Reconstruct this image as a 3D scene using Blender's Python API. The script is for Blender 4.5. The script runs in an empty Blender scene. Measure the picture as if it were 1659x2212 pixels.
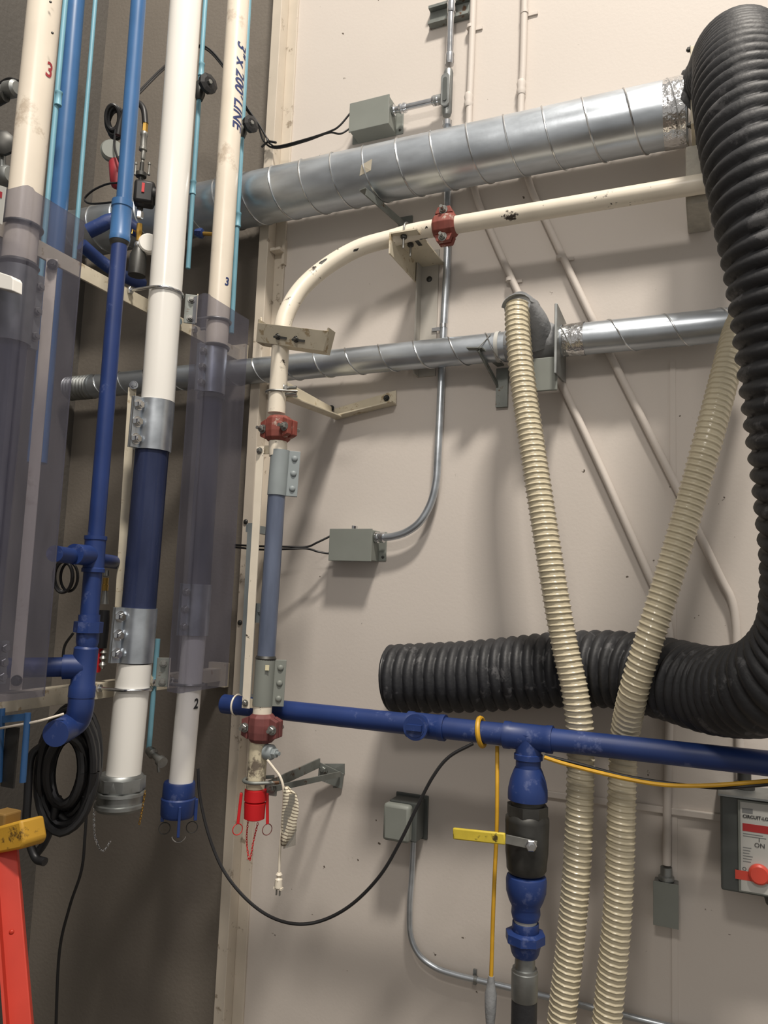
import bpy, math, random
from mathutils import Vector, Matrix
random.seed(7)
V = Vector
scn = bpy.context.scene
col = scn.collection

# ------------------------------------------------------------------ camera
F, CX, CY = 1645.0, 829.5, 1106.0
CAM = V((0.0, -2.75, 2.35))
# axes of the room seen by the lens (x right, y down, z forward), from the vanishing points
up_c = V((570.0, -14900.0, F)).normalized()
left_c = V((-3790.0, 34.0, F)); left_c = (left_c - up_c * left_c.dot(up_c)).normalized()
x_c = -left_c
y_c = up_c.cross(x_c)            # world Y (into the wall) in lens axes
if y_c.z < 0: y_c = -y_c
# lens axis vectors in world
right_w = V((x_c.x, y_c.x, up_c.x)); down_w = V((x_c.y, y_c.y, up_c.y)); fwd_w = V((x_c.z, y_c.z, up_c.z))
cam_d = bpy.data.cameras.new('camera'); cam = bpy.data.objects.new('camera', cam_d); col.objects.link(cam)
M3 = Matrix((right_w, -down_w, -fwd_w)).transposed()
cam.matrix_world = Matrix.Translation(CAM) @ M3.to_4x4()
cam_d.sensor_fit = 'HORIZONTAL'; cam_d.sensor_width = 36.0; cam_d.lens = F / 1659.0 * 36.0
cam_d.clip_start = 0.05; cam_d.clip_end = 60
scn.camera = cam

# ------------------------------------------------------------------ light
w = bpy.data.worlds.new('room_fill'); scn.world = w; w.use_nodes = True
w.node_tree.nodes['Background'].inputs[0].default_value = (1.0, 0.955, 0.90, 1)
w.node_tree.nodes['Background'].inputs[1].default_value = 0.40

def area(name, loc, target, sx, sy, power, color):
    d = bpy.data.lights.new(name, 'AREA'); d.shape = 'RECTANGLE'; d.size = sx; d.size_y = sy
    d.energy = power; d.color = color
    o = bpy.data.objects.new(name, d); col.objects.link(o); o.location = loc
    o.rotation_euler = (V(target) - V(loc)).to_track_quat('-Z', 'Y').to_euler()
    return o
area('ceiling_lamp_light', (1.05, -3.5, 9.9), (-0.6, 0.0, 1.6), 1.1, 0.6, 690, (1.0, 0.925, 0.83))
area('ceiling_lamp_light', (-0.25, -4.0, 5.3), (-0.3, -1.5, 2.0), 0.7, 0.4, 44, (1.0, 0.93, 0.85))

vs = scn.view_settings
vs.view_transform = 'Standard'; vs.look = 'None'; vs.gamma = 1.0; vs.use_curve_mapping = False
vs.exposure = 0.05

# ------------------------------------------------------------------ pixel -> place
def ray(px, py):
    return right_w * ((px - CX) / F) + down_w * ((py - CY) / F) + fwd_w
def P(px, py, off=0.0):           # point on the plane `off` metres in front of the back wall
    d = ray(px, py); return CAM + d * ((-off - CAM.y) / d.y)
def Q(px, py, x):                 # point on the plane X = x
    d = ray(px, py); return CAM + d * ((x - CAM.x) / d.x)
def depth(p): return (p - CAM).dot(fwd_w)
def rv(wpx, p):                   # radius of an upright pipe seen wpx wide
    u = (p - CAM).dot(right_w) / depth(p); return wpx / 2 * depth(p) / F / math.sqrt(1 + u * u)
def rh(wpx, p):
    u = (p - CAM).dot(down_w) / depth(p); return wpx / 2 * depth(p) / F / math.sqrt(1 + u * u)
def Zat(py, p):                   # height of image row py above/below p, straight up from p
    lo, hi = -1.0, 9.0
    for _ in range(50):
        m = (lo + hi) / 2; q = V((p.x, p.y, m)) - CAM
        if q.dot(down_w) / q.dot(fwd_w) * F + CY > py: lo = m
        else: hi = m
    return (lo + hi) / 2

# ------------------------------------------------------------------ materials
def C(r, g, b):
    f = lambda c: ((c / 255 + 0.055) / 1.055) ** 2.4 if c > 10 else c / 255 / 12.92
    return (f(r), f(g), f(b), 1)
MATS = {}
def mat(name, rgb, rough=0.5, metal=0.0, var=0.12, vscale=8.0, bump=0.0, bscale=60.0, rough_var=0.1, stretch=None, dirt=None, dirt_amt=0.0, dirt_scale=6.0, spec=0.5):
    if name in MATS: return MATS[name]
    m = bpy.data.materials.new(name); m.use_nodes = True; nt = m.node_tree; N = nt.nodes; L = nt.links
    b = N['Principled BSDF']; b.inputs['Metallic'].default_value = metal; b.inputs['Specular IOR Level'].default_value = spec
    tc = N.new('ShaderNodeTexCoord'); mp = N.new('ShaderNodeMapping'); L.new(tc.outputs['Object'], mp.inputs[0])
    if stretch: mp.inputs['Scale'].default_value = stretch
    nz = N.new('ShaderNodeTexNoise'); nz.inputs['Scale'].default_value = vscale; nz.inputs['Detail'].default_value = 6; L.new(mp.outputs[0], nz.inputs['Vector'])
    rp = N.new('ShaderNodeValToRGB'); c = C(*rgb)
    rp.color_ramp.elements[0].position = 0.3; rp.color_ramp.elements[1].position = 0.7
    rp.color_ramp.elements[0].color = tuple(x * (1 - var) for x in c[:3]) + (1,)
    rp.color_ramp.elements[1].color = tuple(min(1, x * (1 + var)) for x in c[:3]) + (1,)
    L.new(nz.outputs['Fac'], rp.inputs[0]); out = rp.outputs[0]
    if dirt:
        n2 = N.new('ShaderNodeTexNoise'); n2.inputs['Scale'].default_value = dirt_scale; n2.inputs['Detail'].default_value = 8; n2.inputs['Roughness'].default_value = 0.7
        L.new(tc.outputs['Object'], n2.inputs['Vector'])
        r2 = N.new('ShaderNodeValToRGB'); r2.color_ramp.elements[0].position = 0.62 - dirt_amt * 0.3; r2.color_ramp.elements[1].position = 0.66 - dirt_amt * 0.2
        L.new(n2.outputs['Fac'], r2.inputs[0])
        mx = N.new('ShaderNodeMixRGB'); L.new(r2.outputs[0], mx.inputs[0]); L.new(out, mx.inputs[1]); mx.inputs[2].default_value = C(*dirt); out = mx.outputs[0]
    L.new(out, b.inputs['Base Color'])
    mr = N.new('ShaderNodeMapRange'); mr.inputs['To Min'].default_value = max(0.03, rough - rough_var); mr.inputs['To Max'].default_value = min(1, rough + rough_var)
    L.new(nz.outputs['Fac'], mr.inputs[0]); L.new(mr.outputs[0], b.inputs['Roughness'])
    if bump:
        nb = N.new('ShaderNodeTexNoise'); nb.inputs['Scale'].default_value = bscale; nb.inputs['Detail'].default_value = 4; L.new(tc.outputs['Object'], nb.inputs['Vector'])
        bp = N.new('ShaderNodeBump'); bp.inputs['Strength'].default_value = bump; bp.inputs['Distance'].default_value = 0.01
        L.new(nb.outputs['Fac'], bp.inputs['Height']); L.new(bp.outputs[0], b.inputs['Normal'])
    MATS[name] = m; return m

def clear_mat(name, tint, haze, fac, rough=0.12):
    m = bpy.data.materials.new(name); m.use_nodes = True; nt = m.node_tree; N = nt.nodes; L = nt.links
    b = N['Principled BSDF']; b.inputs['Base Color'].default_value = C(*haze); b.inputs['Roughness'].default_value = rough
    t = N.new('ShaderNodeBsdfTransparent'); t.inputs[0].default_value = C(*tint)
    tc = N.new('ShaderNodeTexCoord'); mp = N.new('ShaderNodeMapping'); mp.inputs['Scale'].default_value = (6, 6, 1.2); L.new(tc.outputs['Object'], mp.inputs[0])
    nz = N.new('ShaderNodeTexNoise'); nz.inputs['Scale'].default_value = 4; nz.inputs['Detail'].default_value = 5; L.new(mp.outputs[0], nz.inputs['Vector'])
    mr = N.new('ShaderNodeMapRange'); mr.inputs['From Min'].default_value = 0.3; mr.inputs['From Max'].default_value = 0.7
    mr.inputs['To Min'].default_value = fac * 0.8; mr.inputs['To Max'].default_value = min(1, fac * 1.2); L.new(nz.outputs['Fac'], mr.inputs[0])
    mx = N.new('ShaderNodeMixShader'); L.new(mr.outputs[0], mx.inputs[0]); L.new(t.outputs[0], mx.inputs[1]); L.new(b.outputs[0], mx.inputs[2])
    L.new(mx.outputs[0], N['Material Output'].inputs[0]); MATS[name] = m; return m

def wall_mat(name, rgb, blocks=False):
    m = mat(name, rgb, rough=0.62, var=0.03, vscale=1.3, bump=0.04, bscale=90)
    nt = m.node_tree; N = nt.nodes; L = nt.links; b = N['Principled BSDF']
    src = b.inputs['Base Color'].links[0].from_socket
    tc = N.new('ShaderNodeTexCoord')
    def mixin(fac, colr, src):
        mx = N.new('ShaderNodeMixRGB'); L.new(fac, mx.inputs[0]); L.new(src, mx.inputs[1]); mx.inputs[2].default_value = C(*colr); return mx.outputs[0]
    # chips and specks in the paint
    vo = N.new('ShaderNodeTexNoise'); vo.inputs['Scale'].default_value = 24; vo.inputs['Detail'].default_value = 3; L.new(tc.outputs['Object'], vo.inputs['Vector'])
    r = N.new('ShaderNodeValToRGB'); r.color_ramp.elements[0].position = 0.745; r.color_ramp.elements[1].position = 0.765; L.new(vo.outputs['Fac'], r.inputs[0])
    src = mixin(r.outputs[0], (92, 82, 72), src)
    # scuffed patch where something rubbed the paint off
    c = P(770, 665)
    sep = N.new('ShaderNodeVectorMath'); sep.operation = 'SUBTRACT'; L.new(tc.outputs['Object'], sep.inputs[0]); sep.inputs[1].default_value = c
    sc = N.new('ShaderNodeVectorMath'); sc.operation = 'MULTIPLY'; L.new(sep.outputs[0], sc.inputs[0]); sc.inputs[1].default_value = (1 / 0.045, 0, 1 / 0.11)
    ln = N.new('ShaderNodeVectorMath'); ln.operation = 'LENGTH'; L.new(sc.outputs[0], ln.inputs[0])
    mr = N.new('ShaderNodeMapRange'); mr.inputs['From Min'].default_value = 1.1; mr.inputs['From Max'].default_value = 0.5; mr.inputs['To Min'].default_value = 0; mr.inputs['To Max'].default_value = 1; L.new(ln.outputs['Value'], mr.inputs[0])
    n3 = N.new('ShaderNodeTexNoise'); n3.inputs['Scale'].default_value = 40; n3.inputs['Detail'].default_value = 6; L.new(tc.outputs['Object'], n3.inputs['Vector'])
    r3 = N.new('ShaderNodeValToRGB'); r3.color_ramp.elements[0].position = 0.46; r3.color_ramp.elements[1].position = 0.62; L.new(n3.outputs['Fac'], r3.inputs[0])
    mu = N.new('ShaderNodeMath'); mu.operation = 'MULTIPLY'; L.new(mr.outputs[0], mu.inputs[0]); L.new(r3.outputs[0], mu.inputs[1])
    mu2 = N.new('ShaderNodeMath'); mu2.operation = 'MULTIPLY'; L.new(mu.outputs[0], mu2.inputs[0]); mu2.inputs[1].default_value = 0.6
    src = mixin(mu2.outputs[0], (120, 110, 100), src)
    L.new(src, b.inputs['Base Color'])
    return m

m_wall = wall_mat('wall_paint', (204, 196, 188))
m_wall2 = mat('block_wall_shade_tint', (92, 88, 83), rough=0.75, var=0.1, vscale=2.0, bump=0.25, bscale=50)  # left side wall; the dimness of the bay is put into this dark colour
m_wall3 = mat('side_bay_shade_tint', (118, 111, 102), rough=0.7, var=0.1, vscale=1.6, bump=0.15, bscale=70)  # back wall left of the channel, its shade painted in as a darker tone
m_floor = mat('floor_concrete', (88, 82, 74), rough=0.8, var=0.2, bump=0.2)
m_trim = mat('trim_paint', (200, 190, 175), rough=0.5, var=0.05, dirt=(150, 138, 122), dirt_amt=0.06, dirt_scale=14)
m_galv = mat('galvanised_steel', (196, 203, 210), rough=0.35, metal=0.9, var=0.18, vscale=5, rough_var=0.12, bump=0.04, bscale=25, stretch=(1, 3, 3))
m_galvd = mat('dull_galvanised', (150, 153, 152), rough=0.45, metal=0.85, var=0.15, vscale=20)
m_chrome = mat('bright_zinc', (215, 217, 220), rough=0.18, metal=1.0, var=0.08, vscale=20)
m_seam = mat('seam_steel', (205, 207, 208), rough=0.28, metal=1.0, var=0.05)
m_foil = mat('foil_tape', (222, 222, 222), rough=0.16, metal=1.0, var=0.1, vscale=30, bump=0.6, bscale=40)
m_cream = mat('cream_paint', (226, 217, 200), rough=0.38, var=0.06, vscale=10, dirt=(60, 52, 46), dirt_amt=0.02, dirt_scale=20)
m_creamp = mat('cream_pvc', (228, 218, 202), rough=0.33, var=0.05, vscale=6, dirt=(196, 182, 164), dirt_amt=0.25, dirt_scale=4)
m_white = mat('white_pvc', (238, 236, 230), rough=0.22, var=0.015, vscale=5)
m_bracket = mat('bracket_paint', (206, 197, 176), rough=0.5, var=0.08, vscale=14, dirt=(168, 150, 120), dirt_amt=0.12, dirt_scale=22)
m_red = mat('red_oxide', (128, 64, 54), rough=0.65, var=0.2, vscale=22, dirt=(168, 148, 136), dirt_amt=0.12, dirt_scale=16)
m_dred = mat('maroon_oxide', (112, 62, 60), rough=0.6, var=0.2, vscale=22)
m_bred = mat('bright_red', (196, 28, 34), rough=0.4, var=0.1)
m_blue = mat('blue_paint', (30, 53, 108), rough=0.45, var=0.15, vscale=6, dirt=(72, 86, 132), dirt_amt=0.12, dirt_scale=9)
m_lblue = mat('light_blue_paint', (56, 102, 152), rough=0.38, var=0.1, vscale=6)
m_cyan = mat('cyan_paint', (118, 168, 186), rough=0.45, var=0.1, vscale=8)
m_sgrey = mat('sleeve_grey', (140, 148, 150), rough=0.5, var=0.08, vscale=12)
m_boxg = mat('box_grey', (126, 130, 124), rough=0.5, var=0.05, vscale=9)
m_dbox = mat('dark_box_grey', (80, 84, 82), rough=0.5, var=0.08, vscale=9)
m_black = mat('black_rubber', (40, 41, 44), rough=0.55, var=0.2, vscale=6, dirt=(80, 80, 82), dirt_amt=0.10, dirt_scale=9, bump=0.2, bscale=45)
m_cable = mat('black_cable', (26, 26, 28), rough=0.45, var=0.1)
m_yel = mat('yellow_cord', (206, 158, 42), rough=0.5, var=0.12, vscale=20)
m_yelh = mat('yellow_grip', (206, 184, 62), rough=0.5, var=0.12, vscale=20, dirt=(70, 60, 30), dirt_amt=0.15, dirt_scale=30)
m_beige = mat('beige_hose', (202, 192, 166), rough=0.22, var=0.06, vscale=5)
m_brass = mat('brass', (196, 158, 84), rough=0.3, metal=1.0, var=0.1)
m_steel = mat('dark_steel', (70, 70, 68), rough=0.45, metal=0.6, var=0.25, vscale=18)
m_bolt = mat('bolt_steel', (150, 150, 146), rough=0.4, metal=0.8, var=0.15, vscale=30)
m_iron = mat('iron_bracket', (128, 132, 128), rough=0.5, metal=0.5, var=0.2, vscale=15, dirt=(96, 70, 50), dirt_amt=0.15, dirt_scale=25)
m_tape = mat('grey_tape', (136, 138, 140), rough=0.55, var=0.12, vscale=12, bump=0.5, bscale=25)
m_orange = mat('orange_fibreglass', (180, 50, 32), rough=0.5, var=0.08)
m_yplas = mat('yellow_plastic', (178, 136, 40), rough=0.55, var=0.12, dirt=(90, 66, 22), dirt_amt=0.2, dirt_scale=18)
m_ink = mat('blue_ink', (34, 52, 104), rough=0.6, var=0.1)
m_rink = mat('red_ink', (160, 44, 56), rough=0.6, var=0.1)
m_dink = mat('black_ink', (36, 36, 40), rough=0.7, var=0.05)
m_label = mat('label_white', (186, 186, 181), rough=0.6, var=0.03)
m_clear = clear_mat('clear_guard', (222, 222, 228), (136, 135, 146), 0.18, 0.14)
m_sight = clear_mat('sight_tube_blue', (104, 116, 162), (70, 80, 116), 0.45, 0.2)
m_sightg = clear_mat('sight_tube_grey', (120, 128, 150), (104, 114, 136), 0.8, 0.3)
m_sights = clear_mat('sight_tube_smoke', (120, 120, 138), (96, 98, 116), 0.6, 0.25)
m_pouch = clear_mat('clear_pouch', (220, 218, 214), (190, 188, 182), 0.3, 0.2)

# ------------------------------------------------------------------ mesh builder
def frame(a):
    a = a.normalized(); h = V((0, 0, 1)) if abs(a.z) < 0.9 else V((1, 0, 0))
    u = h.cross(a).normalized(); return u, a.cross(u).normalized()
class MB:
    def __init__(s): s.v = []; s.f = []
    def ring(s, c, u, v, r, seg, ph=0):
        i0 = len(s.v)
        for k in range(seg):
            t = 2 * math.pi * (k + ph) / seg; s.v.append(c + u * (math.cos(t) * r) + v * (math.sin(t) * r))
        return i0
    def bridge(s, a, b, seg):
        for k in range(seg):
            l = (k + 1) % seg; s.f.append((a + k, a + l, b + l, b + k))
    def lathe(s, o, ax, prof, seg=28, cap=True, ph=0):
        ax = ax.normalized(); u, v = frame(ax); prev = None; first = None
        for t, r in prof:
            i = s.ring(o + ax * t, u, v, max(r, 1e-4), seg, ph)
            if prev is not None: s.bridge(prev, i, seg)
            else: first = i
            prev = i
        if cap:
            s.f.append(tuple(reversed(range(first, first + seg)))); s.f.append(tuple(range(prev, prev + seg)))
        return s
    def cyl(s, a, b, r, seg=24, cap=True, ph=0): return s.lathe(a, b - a, [(0, r), ((b - a).length, r)], seg, cap, ph)
    def pipe(s, a, b, r, t=0.004, seg=32):      # hollow
        L = (b - a).length; return s.lathe(a, b - a, [(0, r - t), (0, r), (L, r), (L, r - t), (0, r - t)], seg, False)
    def tube(s, pts, r, seg=12, cap=True, rf=None):
        n = len(pts); T = []
        for i in range(n):
            d = pts[min(i + 1, n - 1)] - pts[max(i - 1, 0)]; T.append(d.normalized())
        u, v = frame(T[0]); prev = None; first = None; sl = 0
        for i in range(n):
            if i:
                ax = T[i - 1].cross(T[i])
                if ax.length > 1e-7:
                    q = Matrix.Rotation(T[i - 1].angle(T[i]), 3, ax.normalized()); u = q @ u
                u = (u - T[i] * u.dot(T[i])).normalized(); v = T[i].cross(u); sl += (pts[i] - pts[i - 1]).length
            i0 = len(s.v)
            for k in range(seg):
                t = 2 * math.pi * k / seg; rr = rf(sl, k / seg) if rf else r
                s.v.append(pts[i] + u * (math.cos(t) * rr) + v * (math.sin(t) * rr))
            if prev is not None: s.bridge(prev, i0, seg)
            else: first = i0
            prev = i0
        if cap:
            s.f.append(tuple(reversed(range(first, first + seg)))); s.f.append(tuple(range(prev, prev + seg)))
        return s
    def box(s, c, sx, sy, sz, M=None):
        i = len(s.v)
        for dx, dy, dz in ((-1,-1,-1),(1,-1,-1),(1,1,-1),(-1,1,-1),(-1,-1,1),(1,-1,1),(1,1,1),(-1,1,1)):
            q = V((dx * sx / 2, dy * sy / 2, dz * sz / 2)); s.v.append(c + (M @ q if M else q))
        for f in ((0,3,2,1),(4,5,6,7),(0,1,5,4),(1,2,6,5),(2,3,7,6),(3,0,4,7)): s.f.append(tuple(i + k for k in f))
        return s
    def bar(s, a, b, w, h, upv=None):           # rectangular bar a->b, w sideways, h along upv
        d = b - a; x = d.normalized(); upv = upv or V((0, 0, 1)); y = upv.cross(x)
        if y.length < 1e-4: y = V((0, 1, 0)).cross(x)
        y.normalize(); z = x.cross(y)
        return s.box((a + b) / 2, d.length, w, h, Matrix((x, y, z)).transposed())
    def prism(s, poly, vec):
        n = len(poly); i = len(s.v); s.v += list(poly) + [p + vec for p in poly]
        s.f.append(tuple(reversed(range(i, i + n)))); s.f.append(tuple(range(i + n, i + 2 * n)))
        for k in range(n):
            l = (k + 1) % n; s.f.append((i + k, i + l, i + n + l, i + n + k))
        return s
    def torus(s, c, nrm, R, r, seg=28, rs=8, a0=0, a1=2 * math.pi, uv=None):
        u, v = uv or frame(nrm); full = abs(a1 - a0) > 6.28; n = seg if full else seg + 1
        idx = []
        for k in range(n):
            t = a0 + (a1 - a0) * k / seg; d = u * math.cos(t) + v * math.sin(t)
            idx.append(s.ring(c + d * R, d, nrm.normalized(), r, rs))
        for k in range(n - (0 if full else 1)): s.bridge(idx[k], idx[(k + 1) % n], rs)
        if not full:
            s.f.append(tuple(range(idx[0], idx[0] + rs))); s.f.append(tuple(range(idx[-1], idx[-1] + rs)))
        return s
    def sphere(s, c, r, seg=16, rg=10, sq=(1, 1, 1)):
        idx = []
        for j in range(1, rg):
            th = math.pi * j / rg; i0 = len(s.v); idx.append(i0)
            for k in range(seg):
                ph = 2 * math.pi * k / seg
                s.v.append(c + V((r * sq[0] * math.sin(th) * math.cos(ph), r * sq[1] * math.sin(th) * math.sin(ph), r * sq[2] * math.cos(th))))
        for a, b in zip(idx, idx[1:]): s.bridge(a, b, seg)
        s.f.append(tuple(range(idx[0], idx[0] + seg))); s.f.append(tuple(range(idx[-1], idx[-1] + seg))); return s
    def hexn(s, p, n, r, h): return s.lathe(p, n, [(0, r), (h * 0.85, r), (h, r * 0.86)], 6)

WL = {}          # world position of every object built so far
def link(o, wl, parent):
    col.objects.link(o); WL[o] = wl
    if parent: o.parent = parent; o.location = wl - WL[parent]
    else: o.location = wl
    return o
def tag(o, label=None, cat=None, group=None, kind=None):
    if label: o['label'] = label
    if cat: o['category'] = cat
    if group: o['group'] = group
    if kind: o['kind'] = kind
    return o
def thing(name, loc, label, cat, group=None):
    o = bpy.data.objects.new(name, None); o.empty_display_size = 0.05; link(o, V(loc), None); return tag(o, label, cat, group)
def part(name, mb, m, parent=None, smooth=True, bevel=0, ang=38, label=None, recalc=True):
    lo = V((min(p[i] for p in mb.v) for i in range(3))); hi = V((max(p[i] for p in mb.v) for i in range(3))); c = (lo + hi) / 2
    me = bpy.data.meshes.new(name); me.from_pydata([p - c for p in mb.v], [], mb.f); me.update()
    if recalc:
        import bmesh
        bm = bmesh.new(); bm.from_mesh(me); bmesh.ops.recalc_face_normals(bm, faces=bm.faces); bm.to_mesh(me); bm.free()
    me.materials.append(m)
    if smooth:
        me.shade_smooth(); me.set_sharp_from_angle(angle=math.radians(ang))
    o = bpy.data.objects.new(name, me); link(o, c, parent)
    if bevel:
        b = o.modifiers.new('bevel', 'BEVEL'); b.width = bevel; b.segments = 2; b.limit_method = 'ANGLE'
    if label: o['label'] = label
    return o
def single(name, mb, m, label, cat, group=None, **k): return tag(part(name, mb, m, None, **k), label, cat, group)
def struct(name, mb, m, **k): return tag(part(name, mb, m, None, **k), kind='structure')
_bolt = {}
def bolt(parent, p, n, r, m=None, name='bolt', rod=0.0):
    m = m or m_bolt; key = (round(r, 4), m.name, round(rod, 3))
    if key not in _bolt:
        b = MB().lathe(V((0, 0, 0)), V((0, 0, 1)), [(0, r * 1.3), (r * 0.25, r * 1.3)], 14).hexn(V((0, 0, r * 0.25)), V((0, 0, 1)), r, r * 0.9)
        b.cyl(V((0, 0, r)), V((0, 0, r * 1.5 + rod)), r * 0.5, 10)
        me = bpy.data.meshes.new(name); me.from_pydata(b.v, [], b.f); me.materials.append(m); me.shade_smooth(); me.set_sharp_from_angle(angle=0.6); _bolt[key] = me
    o = bpy.data.objects.new(name, _bolt[key]); link(o, V(p), parent)
    o.rotation_euler = V(n).to_track_quat('Z', 'Y').to_euler(); return o
def rivet(parent, p, n, r, m):
    key = ('rivet', round(r, 4), m.name)
    if key not in _bolt:
        b = MB().lathe(V((0, 0, 0)), V((0, 0, 1)), [(0, r), (r * 0.3, r * 0.92), (r * 0.55, r * 0.65), (r * 0.65, r * 0.25)], 14)
        me = bpy.data.meshes.new('bolt'); me.from_pydata(b.v, [], b.f); me.materials.append(m); me.shade_smooth(); _bolt[key] = me
    o = bpy.data.objects.new('bolt', _bolt[key]); link(o, V(p), parent); o.rotation_euler = V(n).to_track_quat('Z', 'Y').to_euler(); return o
def cr(pts, n=10):              # smooth curve through points
    out = []; q = [pts[0] * 2 - pts[1]] + list(pts) + [pts[-1] * 2 - pts[-2]]
    for i in range(1, len(q) - 2):
        for k in range(n):
            t = k / n; a, b, c, d = q[i - 1], q[i], q[i + 1], q[i + 2]
            out.append(0.5 * ((2 * b) + (c - a) * t + (2 * a - 5 * b + 4 * c - d) * t * t + (3 * b - a - 3 * c + d) * t ** 3))
    out.append(pts[-1]); return out
def resample(pts, ds):
    out = [pts[0]]; acc = 0
    for a, b in zip(pts, pts[1:]):
        L = (b - a).length; t = ds - acc
        while t <= L: out.append(a + (b - a) * (t / L)); t += ds
        acc = L - (t - ds)
    return out
def lerp(a, b, t): return a + (b - a) * t
def text_mesh(body, size, shear=0.0, bold=0.0):
    cu = bpy.data.curves.new('lettering', 'FONT'); cu.body = body; cu.size = size; cu.shear = shear; cu.offset = bold; cu.align_x = 'CENTER'; cu.align_y = 'CENTER'; cu.resolution_u = 3
    o = bpy.data.objects.new('lettering', cu); col.objects.link(o); bpy.context.view_layer.update()
    me = bpy.data.meshes.new_from_object(o)
    import bmesh
    bm = bmesh.new(); bm.from_mesh(me); bmesh.ops.triangulate(bm, faces=bm.faces); bmesh.ops.subdivide_edges(bm, edges=[e for e in bm.edges if e.calc_length() > size * 0.12], cuts=3, use_grid_fill=True); bm.to_mesh(me); bm.free(); vs_ = [V(v.co) for v in me.vertices]; fs = [tuple(p.vertices) for p in me.polygons]
    bpy.data.objects.remove(o); bpy.data.curves.remove(cu); bpy.data.meshes.remove(me); return vs_, fs
def text_on(parent, body, c, xd, yd, size, m, name='lettering', shear=0, bold=0, wrap=None, lift=0.001):
    """flat letters at c (xd reading direction, yd up); wrap=(axis point, axis dir, radius) bends them round a pipe"""
    vs_, fs = text_mesh(body, size, shear, bold); b = MB(); xd = xd.normalized(); yd = yd.normalized()
    for v in vs_:
        if wrap:
            o, ax, r = wrap; ax = ax.normalized(); nrm = c - o; nrm = (nrm - ax * nrm.dot(ax)).normalized(); tg = ax.cross(nrm)
            along = xd.dot(ax) * v.x + yd.dot(ax) * v.y; around = xd.dot(tg) * v.x + yd.dot(tg) * v.y; a = around / r
            b.v.append(o + ax * ((c - o).dot(ax) + along) + (nrm * math.cos(a) + tg * math.sin(a)) * (r + lift))
        else: b.v.append(c + xd * v.x + yd * v.y + xd.cross(yd) * lift)
    b.f = fs
    return part(name, b, m, parent, smooth=False, recalc=False)
X, Y, Z = V((1, 0, 0)), V((0, 1, 0)), V((0, 0, 1))

# ================================================================== the setting
XL = P(214, 200, 0.0).x                       # left side wall
struct('floor', MB().box(V((0.2, -3.0, -0.05)), 7.0, 6.4, 0.1), m_floor, smooth=False)
XS = P(596, 100, 0.0).x                       # the lighter wall colour ends at the upright channel
struct('wall_back', MB().box(V(((XS + 3.6) / 2, 0.06, 3.0)), 3.6 - XS, 0.12, 6.4), m_wall, smooth=False)
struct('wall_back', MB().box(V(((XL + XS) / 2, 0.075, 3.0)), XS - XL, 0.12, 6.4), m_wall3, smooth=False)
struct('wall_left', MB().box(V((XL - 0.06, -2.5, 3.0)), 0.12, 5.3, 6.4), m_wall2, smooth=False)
# upright steel channel on the wall
xa, xb = P(590, 0, 0.07).x, P(609, 0, 0.07).x
CXM = (xa + xb) / 2
tr = MB(); tr.box(V(((xa + xb) / 2, -0.035, 3.0)), xb - xa, 0.07, 6.0); tr.box(V((xb + 0.025, -0.006, 3.0)), 0.05, 0.012, 6.0)
trim = struct('trim_1', tr, m_trim, smooth=False, bevel=0.002)
pb = P(592, 545, 0.03)
part('bracket_tab', MB().box(V((xb + 0.03, -0.03, pb.z)), 0.05, 0.06, 0.012).box(V((xb + 0.05, -0.012, pb.z)), 0.012, 0.024, 0.11), m_trim, trim, smooth=False)
for py in (1127, 1345):
    rivet(trim, V((lerp(xa, xb, 0.35), -0.0705, P(520, py, 0.07).z)), -Y, 0.011, m_steel)
# cover strip over the panel joint right of the middle
js = P(1447, 1300, 0.0)
struct('trim_2', MB().box(V((js.x + 0.012, -0.002, 1.6)), 0.018, 0.004, 3.2), m_wall, smooth=False)

def spiral_duct(name, a, b, r, pitch, seam, label, ph=0.0, lean=1):
    t = thing(name, a, label, 'duct'); L = (b - a).length; ax = (b - a).normalized()
    body = MB().lathe(a, ax, [(0, r - 0.002), (0, r), (L, r), (L, r - 0.002)], 48, True); part('duct_body', body, m_galv, t)
    u, v = frame(ax); n = int(L / pitch * 40); pts = []
    for i in range(n + 1):
        s = L * i / n; th = lean * 2 * math.pi * (s / pitch + ph); pts.append(a + ax * s + (u * math.cos(th) + v * math.sin(th)) * (r + seam * 0.3))
    part('spiral_seam', MB().tube(pts, seam, 6), m_seam, t)
    return t, ax

# ------------------------------------------------------------------ upper spiral duct
def along(p, q, px):      # extend level line p->q to image column px
    lo, hi = -6.0, 6.0; d = (q - p).normalized()
    for _ in range(60):
        m = (lo + hi) / 2; k = p + d * m - CAM
        if k.dot(right_w) / k.dot(fwd_w) * F + CX < px: lo = m
        else: hi = m
    return p + d * lo
UO = 0.152
U0, U1 = P(560, 424, UO), P(1400, 262, UO); U1.z = U0.z = (U0.z + U1.z) / 2
ua, ub = along(U0, U1, 150), along(U0, U1, 1486)
ru = 0.110
pit = (along(U0, U1, 1397) - along(U0, U1, 571)).length / 11
td, axu = spiral_duct('spiral_duct', ua, ub, ru, pit, 0.0035, 'large galvanised spiral duct running high across the wall above the cream pipe')
part('foil_tape', MB().lathe(ub - X * 0.075, X, [(0, ru + 0.0015), (0.07, ru + 0.004)], 48, False), m_foil, td)
q = along(U0, U1, 815)
part('tape_patch', MB().prism([q + V((dx, -math.sqrt((ru + 0.002) ** 2 - dz * dz), dz)) for dx, dz in ((-0.03, -0.055), (0.02, -0.045), (0.028, -0.005), (-0.018, -0.02))], V((0, 0.001, 0))), mat('old_tape', (196, 188, 170), rough=0.7), td, smooth=False)

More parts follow.
